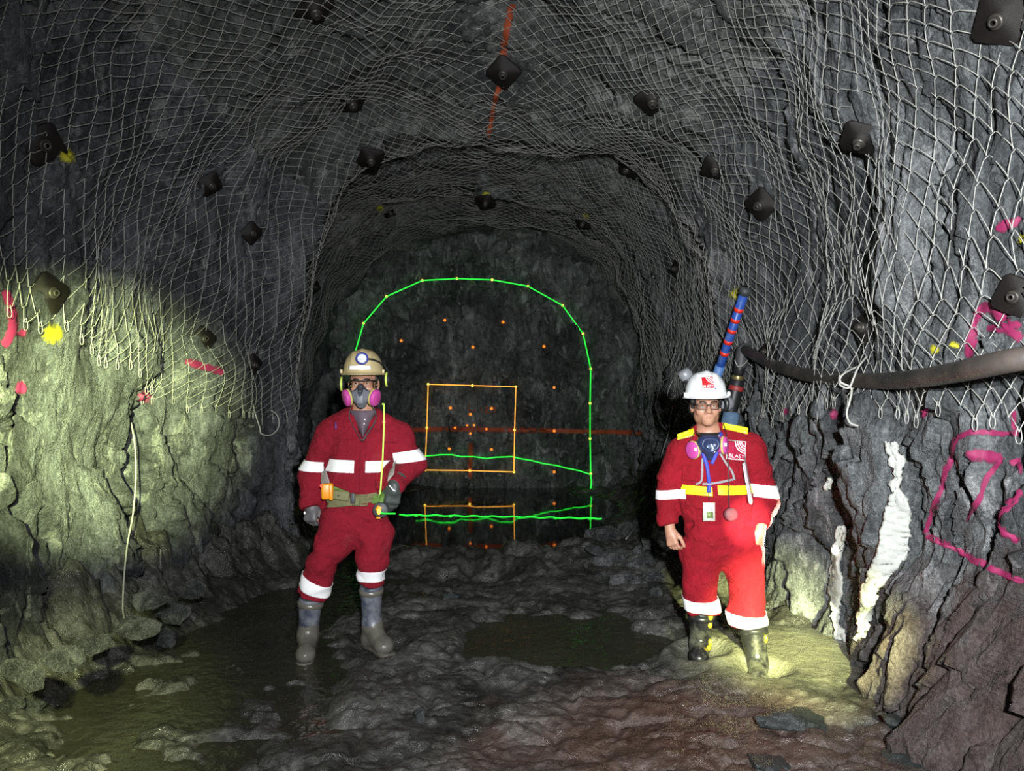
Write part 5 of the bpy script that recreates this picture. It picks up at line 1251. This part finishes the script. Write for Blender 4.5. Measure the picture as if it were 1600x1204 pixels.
pk, ye, og = M['pink_paint'], M['yellow_paint'], M['orange_paint_and_laser']
paint('painted_letter', [([(1517, 560), (1520, 520), (1530, 492), (1545, 478), (1562, 488), (1580, 512), (1599, 530)], 13), ([(1545, 512), (1570, 512), (1599, 506)], 10)], pk, 'large pink spray-painted letter A beside the bolt plate at the right edge', 'painted letter')
paint('painted_number', [([(1513, 708), (1540, 711), (1570, 715)], 13), ([(1570, 712), (1556, 728), (1543, 745), (1530, 780), (1511, 816)], 7), ([(1577, 726), (1592, 722), (1599, 740)], 8), ([(1599, 765), (1582, 785), (1562, 806), (1566, 826), (1580, 836), (1599, 842)], 8)], pk, 'pink spray-painted numbers 7 and 2 inside the pink outline', 'painted number')
paint('painted_outline', [([(1599, 676), (1570, 677), (1530, 674), (1512, 678), (1499, 684)], 7), ([(1499, 684), (1490, 706), (1475, 751), (1459, 799), (1448, 834)], 7), ([(1448, 836), (1470, 846), (1495, 856), (1520, 872), (1562, 892), (1599, 906)], 8), ([(1588, 640), (1586, 660), (1588, 676)], 7)], pk, 'pink spray-painted outline around the numbers low on the right wall', 'painted outline')
paint('paint_stroke', [([(1560, 360), (1575, 352), (1599, 341)], 13)], pk, 'short thick pink stroke at the right edge above the letter', 'paint mark')
paint('paint_dot', [(1303, 648, 12)], pk, 'pink paint dot just below the sagging hose and mesh edge')
paint('paint_dot', [(1228, 642, 9)], pk, 'small pink paint dot below the mesh, next to the valve')
paint('paint_dot', [(1448, 645, 11)], pk, 'pink paint dot under the lower mesh edge, right of the looped wire')
paint('paint_dot', [(225, 620, 15)], pk, 'pink paint dot left of the black cleft on the left wall')
paint('paint_dot', [(30, 605, 16)], pk, 'faint pink paint dot at the left edge of the picture')
paint('paint_stroke', [([(288, 565), (315, 572), (350, 582)], 9)], pk, 'faint pink paint stroke behind the lower left mesh')
paint('paint_ring', [([(2, 455), (14, 475), (18, 505), (10, 530), (2, 540)], 12), (32, 520, 12)], pk, 'dark pink paint ring cut by the left edge of the picture')
paint('paint_patch', [(82, 521, 24)], ye, 'yellow paint patch under the bolt plate at the left mesh edge')
paint('paint_patch', [(104, 244, 17)], ye, 'yellow paint blot beside the upper left bolt plate')
paint('paint_patch', [(1150, 459, 14), (1164, 455, 13)], ye, 'yellow paint blot beside the top of the blue pole')
paint('paint_patch', [(1465, 546, 12), (1494, 540, 10)], ye, 'faint yellow paint specks on the right mesh above the hose')
paint('paint_patch', [(1597, 374, 12)], ye, 'bright yellow paint speck under the thick pink stroke')
paint('paint_patch', [(760, 304, 9)], ye, 'yellow fleck over the middle bolt plate of the far roof')
paint('paint_patch', [(594, 325, 9)], ye, 'yellow fleck by the bolt plate on the far left roof')
paint('paint_patch', [(915, 338, 10)], ye, 'yellow fleck by the bolt plate on the far right roof')
paint('orange_line', [([(800, 3), (795, 30), (790, 60), (786, 95)], 9), ], og, 'dull orange-red paint line along the crown of the roof', 'paint line')
paint('orange_line', [([(783, 128), (774, 155), (768, 185), (764, 215)], 6)], og, 'fainter orange-red paint line on the roof beyond the crown bolt plate', 'paint line')
paint('orange_line', [([(640, 671), (700, 670), (760, 671), (850, 672), (930, 674), (1005, 676)], 6)], og, 'long dim orange laser level line painted across the rock face', 'paint line')  # dim laser level line, its glow put into the colour
paint('orange_line', [([(735, 690), (735, 720), (734, 750)], 6)], og, 'short dim orange upright laser line under the middle of the rock face', 'paint line')  # upright laser line, likewise drawn as colour
paint('face_writing', [([(733, 628), (733, 645)], 1.6), ([(733, 641), (746, 641)], 1.6), ([(752, 634), (752, 645)], 1.6), ([(758, 634), (763, 637), (758, 644), (765, 644)], 1.6), ([(770, 634), (773, 639), (771, 645)], 1.6), ([(775, 633), (772, 645)], 1.6)], og, 'small orange laser writing L-124 on the rock face inside the laser square', 'writing')  # laser lettering whose glow is only orange colour

# ------------------------------------------------------------------ patches of lamplight on the right wall, painted as pale strips
def lit_strip(rows, lab):
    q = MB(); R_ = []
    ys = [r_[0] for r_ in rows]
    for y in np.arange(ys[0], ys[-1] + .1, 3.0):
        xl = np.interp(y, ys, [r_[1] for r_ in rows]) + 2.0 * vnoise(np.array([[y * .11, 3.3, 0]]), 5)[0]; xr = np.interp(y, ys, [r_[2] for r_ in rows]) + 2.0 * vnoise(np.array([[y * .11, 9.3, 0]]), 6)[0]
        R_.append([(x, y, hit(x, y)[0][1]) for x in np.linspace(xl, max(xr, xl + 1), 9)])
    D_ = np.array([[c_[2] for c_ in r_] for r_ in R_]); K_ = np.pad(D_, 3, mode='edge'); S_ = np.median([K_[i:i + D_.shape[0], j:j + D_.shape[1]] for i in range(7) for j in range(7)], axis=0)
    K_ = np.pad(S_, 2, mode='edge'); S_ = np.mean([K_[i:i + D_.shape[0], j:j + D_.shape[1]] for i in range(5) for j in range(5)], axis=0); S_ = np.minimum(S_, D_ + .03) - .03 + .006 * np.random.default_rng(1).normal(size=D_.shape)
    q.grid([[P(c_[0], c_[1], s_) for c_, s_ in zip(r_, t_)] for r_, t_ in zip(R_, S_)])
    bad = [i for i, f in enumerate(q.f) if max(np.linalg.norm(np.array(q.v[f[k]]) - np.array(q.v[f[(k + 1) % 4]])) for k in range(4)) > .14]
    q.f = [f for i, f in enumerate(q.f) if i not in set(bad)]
    o = thick(obj('lit_wall_strip', q, M['painted_lamplight']), .02, -1); tag(o, lab, 'rock seam'); return o  # lamplight painted as a pale strip; no real seam in the rock
lit_strip([(690, 1380, 1398), (705, 1386, 1404), (720, 1390, 1416), (745, 1396, 1408), (765, 1394, 1406), (778, 1390, 1422), (800, 1380, 1421), (830, 1374, 1422), (860, 1370, 1421), (880, 1364, 1408), (900, 1356, 1392), (915, 1350, 1374), (950, 1346, 1364), (985, 1338, 1354), (1000, 1336, 1344)], 'tall crooked white strip of painted lamplight on the right wall left of the pink outline')
lit_strip([(820, 1307, 1322), (850, 1303, 1322), (880, 1300, 1312), (910, 1298, 1320), (940, 1296, 1314), (975, 1300, 1310), (1000, 1302, 1326), (1030, 1302, 1322), (1052, 1312, 1322)], 'narrow white strip of painted lamplight below the small lit lamp on the right wall')
lit_strip([(746, 1294, 1298), (757, 1289, 1299), (766, 1293, 1298)], 'tiny white fleck of painted lamplight above the small lamp on the right wall')

# ------------------------------------------------------------------ small lit lamp on the right wall
lp_, ln_ = hit(1306, 848, .05)
lt = thing('wall_lamp', 'small lit yellowish lamp on the dark right wall above the white strip of light', 'lamp', tuple(lp_))
fx = np.array([-.75, -.62, -.1]); fx /= np.linalg.norm(fx)
q = MB(); q.lathe([(.0, -.05), (.018, -.05), (.022, -.02), (.027, .0), (.027, .012)], lp_, fx, 20); obj('lamp_body', q, M['dark_grey'], lt)
q = MB(); q.lathe([(.026, .010), (.020, .018), (.0, .022)], lp_, fx, 20, 1.3, up=(0, 0, 1)); obj('lamp_lens', q, glow('lit_lamp_lens', (1, .93, .55), 9.0), lt)
spot('wall_lamp_beam', lp_ + fx * .05, P(1165, 812, Y2 - .14), 420, 38, .5, (1.0, .90, .62), .012)

# ------------------------------------------------------------------ laser projection: the tunnel outline drawn in light
def face_pt(px, py, off=.03): 
    h = hit(px, py, off, FACE)[0]; return h if h is not None else P(px, py, YF - .2)
def light_line(px_pts, step=9, off=.035):
    out = []
    for (x0, y0), (x1, y1) in zip(px_pts, px_pts[1:]):
        n = max(1, int(math.hypot(x1 - x0, y1 - y0) / step))
        out += [(x0 + (x1 - x0) * k / n, y0 + (y1 - y0) * k / n) for k in range(n)]
    out.append(px_pts[-1]); return [P(x, y, face_pt(x, y, 0)[1] - off) for x, y in out]
def smooth_depth(pts, w=4):
    ys = np.array([p[1] for p in pts]); 
    return [CAM + (p - CAM) * ((ys[max(0, i - w):i + w + 1].min() - .01) / p[1]) for i, p in enumerate(pts)]
outl = [(548, 590), (555, 550), (568, 505), (604, 463), (660, 438), (714, 435), (769, 437), (825, 447), (879, 477), (911, 521), (923, 576), (922, 630), (922, 685), (923, 740)]
lo_ = thing('laser_outline', 'bright green laser outline of an arched tunnel on the rock face', 'laser line', tuple(face_pt(740, 436)))
q = MB(); q.tube(smooth_depth(light_line(outl)), .0095, 6); obj('arch_line', q, M['green_laser'], lo_)
q = MB(); jag = [(650, 712), (668, 712), (690, 710), (706, 710), (720, 713), (740, 713), (760, 716), (775, 714), (800, 713), (812, 716), (830, 719), (850, 724), (870, 727), (885, 731), (905, 735), (923, 741)]
q.tube(smooth_depth(light_line(jag, 6), 1), .0095, 6); obj('jagged_line', q, M['green_laser'], lo_, label='jagged floor line')
q = MB(); q.tube(smooth_depth(light_line([(923, 740), (924, 752), (923, 766)])), .011, 6); obj('foot_line', q, M['green_laser'], lo_)
def nodes_on(root, pts, r, mat, nm):
    e = MB(); e.ell((0, 0, 0), (1, .5, 1), nu=12, nv=8); me = e.mesh(nm); me.materials.append(mat)
    for x, y in pts:
        o = bpy.data.objects.new(nm, me); COL.objects.link(o); o.parent = root; p = P(x, y, face_pt(x, y, 0)[1] - .05); o.location = p - np.array(ROOTLOC[root.name]); o.scale = (r, r, r)
nodes_on(lo_, outl[2:], .022, M['node_laser'], 'corner_dot')
lf_ = thing('laser_floor_line', 'straight green laser line lying across the pool and mud below the face', 'laser line', tuple(FL(760, 805, .012)))
q = MB(); fl_pts = []
for px in np.linspace(624, 940, 60):
    z = .006
    p = FL(px, 803.5 + (px - 624) * .018 + .8 * math.sin(px * .21), z); fl_pts.append(p)
q.tube(fl_pts, [.0055] * 60, 6); obj('floor_line', q, M['green_laser'], lf_)
e = MB(); e.ell((0, 0, 0), (1, 1, .6), nu=12, nv=8); me = e.mesh('glint'); me.materials.append(M['green_laser'])
for px in (650, 704, 760, 812, 868, 922):
    o = bpy.data.objects.new('glint', me); COL.objects.link(o); o.parent = lf_; o.location = FL(px, 804 + (px - 624) * .018, .008) - np.array(ROOTLOC[lf_.name]); o.scale = (.026, .026, .012)
ls_ = thing('laser_square', 'amber laser square in the middle of the rock face', 'laser line', tuple(face_pt(737, 602)))
sq = [(669, 600), (738, 602), (806, 604), (804, 671), (803, 737), (734, 735), (664, 734), (667, 668), (669, 600)]
for a_, b_ in ((0, 2), (2, 4), (4, 6), (6, 8)):
    q = MB(); q.tube(smooth_depth(light_line(sq[a_:b_ + 1])), .0085, 6); obj('square_side', q, M['amber_laser'], ls_)
nodes_on(ls_, sq[:8], .022, M['node_laser'], 'corner_dot')
e = MB(); e.ell((0, 0, 0), (1, .5, 1), nu=12, nv=8); dme = e.mesh('laser_dot'); dme.materials.append(M['dot_laser'])
DOTS = [(607, 598, 'orange laser dot beside the tan helmet'), (627, 532, 'orange laser dot above and right of the tan helmet'), (695, 500, 'upper orange laser dot on the left half of the rock face'), (786, 503, 'upper orange laser dot on the right half of the rock face'), (739, 542, 'orange laser dot above the middle of the amber square'), (850, 541, 'orange laser dot above and right of the amber square'), (866, 605, 'orange laser dot right of the top corner of the amber square'), (866, 673, 'orange laser dot on the level line right of the amber square'), (866, 737, 'orange laser dot under the jagged green line at right'),
        (704, 637, 'dot left of the orange writing in the amber square'), (768, 638, 'dot on the end of the orange writing in the amber square'), (735, 647, 'dot directly under the orange writing in the amber square'), (702, 701, 'lower left inner dot of the amber square'), (768, 702, 'lower right inner dot of the amber square')]
for x, y, lb in DOTS:
    o = bpy.data.objects.new('laser_dot', dme); COL.objects.link(o); o.location = P(x, y, face_pt(x, y, 0)[1] - .02); o.scale = (.024,) * 3; tag(o, lb, 'laser dot', 'orange laser dots on the rock face')
for x, y in [(711, 668), (730, 664), (741, 664), (735, 677), (760, 670)]:
    o = bpy.data.objects.new('laser_dot', dme); COL.objects.link(o); o.location = P(x, y, face_pt(x, y, 0)[1] - .02); o.scale = (.020,) * 3; tag(o, 'one of the clustered orange dots at the centre of the amber square', 'laser dot', 'clustered centre dots of the laser square')
# the same outline's left side falls on the coverall of the person in front
lc = thing('laser_line', 'yellow-green laser line falling down the chest of the person in the tan helmet', 'laser line', tuple(on_cov(598, 700, .02, COV1)))
def cov_line(pts, off=.022):
    o_ = []; last = None
    for (x0, y0), (x1, y1) in zip(pts, pts[1:]):
        for k in range(8):
            t = k / 8; p = on_cov(x0 + (x1 - x0) * t, y0 + (y1 - y0) * t, 0, COV1)
            if p is not None: last = p[1]
            d = ray(x0 + (x1 - x0) * t, y0 + (y1 - y0) * t); o_.append(CAM + d * ((last - off) / d[1]) if last else P(x0, y0, Y1 - .15))
    ys = np.array([p[1] for p in o_]); return [CAM + (p - CAM) * (np.min(ys[max(0, i - 1):i + 2]) / p[1]) for i, p in enumerate(o_)]
M['lime_laser'] = glow('yellow_green_laser_light', (.62, 1.0, .16), 1.5)
q = MB(); q.tube(cov_line([(597, 631), (600, 631), (600, 660), (599, 690), (598, 716), (596, 745), (594, 775), (592, 798)]), .0042, 6); obj('chest_line', q, M['lime_laser'], lc)
pe = [P(592, 801, Y1 - .24), P(600, 802, Y1 - .24), P(610, 802, Y1 - .24), P(618, 802, Y1 - .24)]
q = MB(); q.tube(pe, .0042, 6); obj('hip_line', q, M['green_laser'], lc)
q = MB(); q.ell(P(592, 799, Y1 - .24), (.012, .008, .018)); obj('corner_dot', q, M['node_laser'], lc)
q = MB(); q.ell(P(600, 659, cov_line([(600, 658), (600, 660)])[0][1] - .004), (.008, .005, .010)); obj('corner_dot', q, M['lime_laser'], lc)
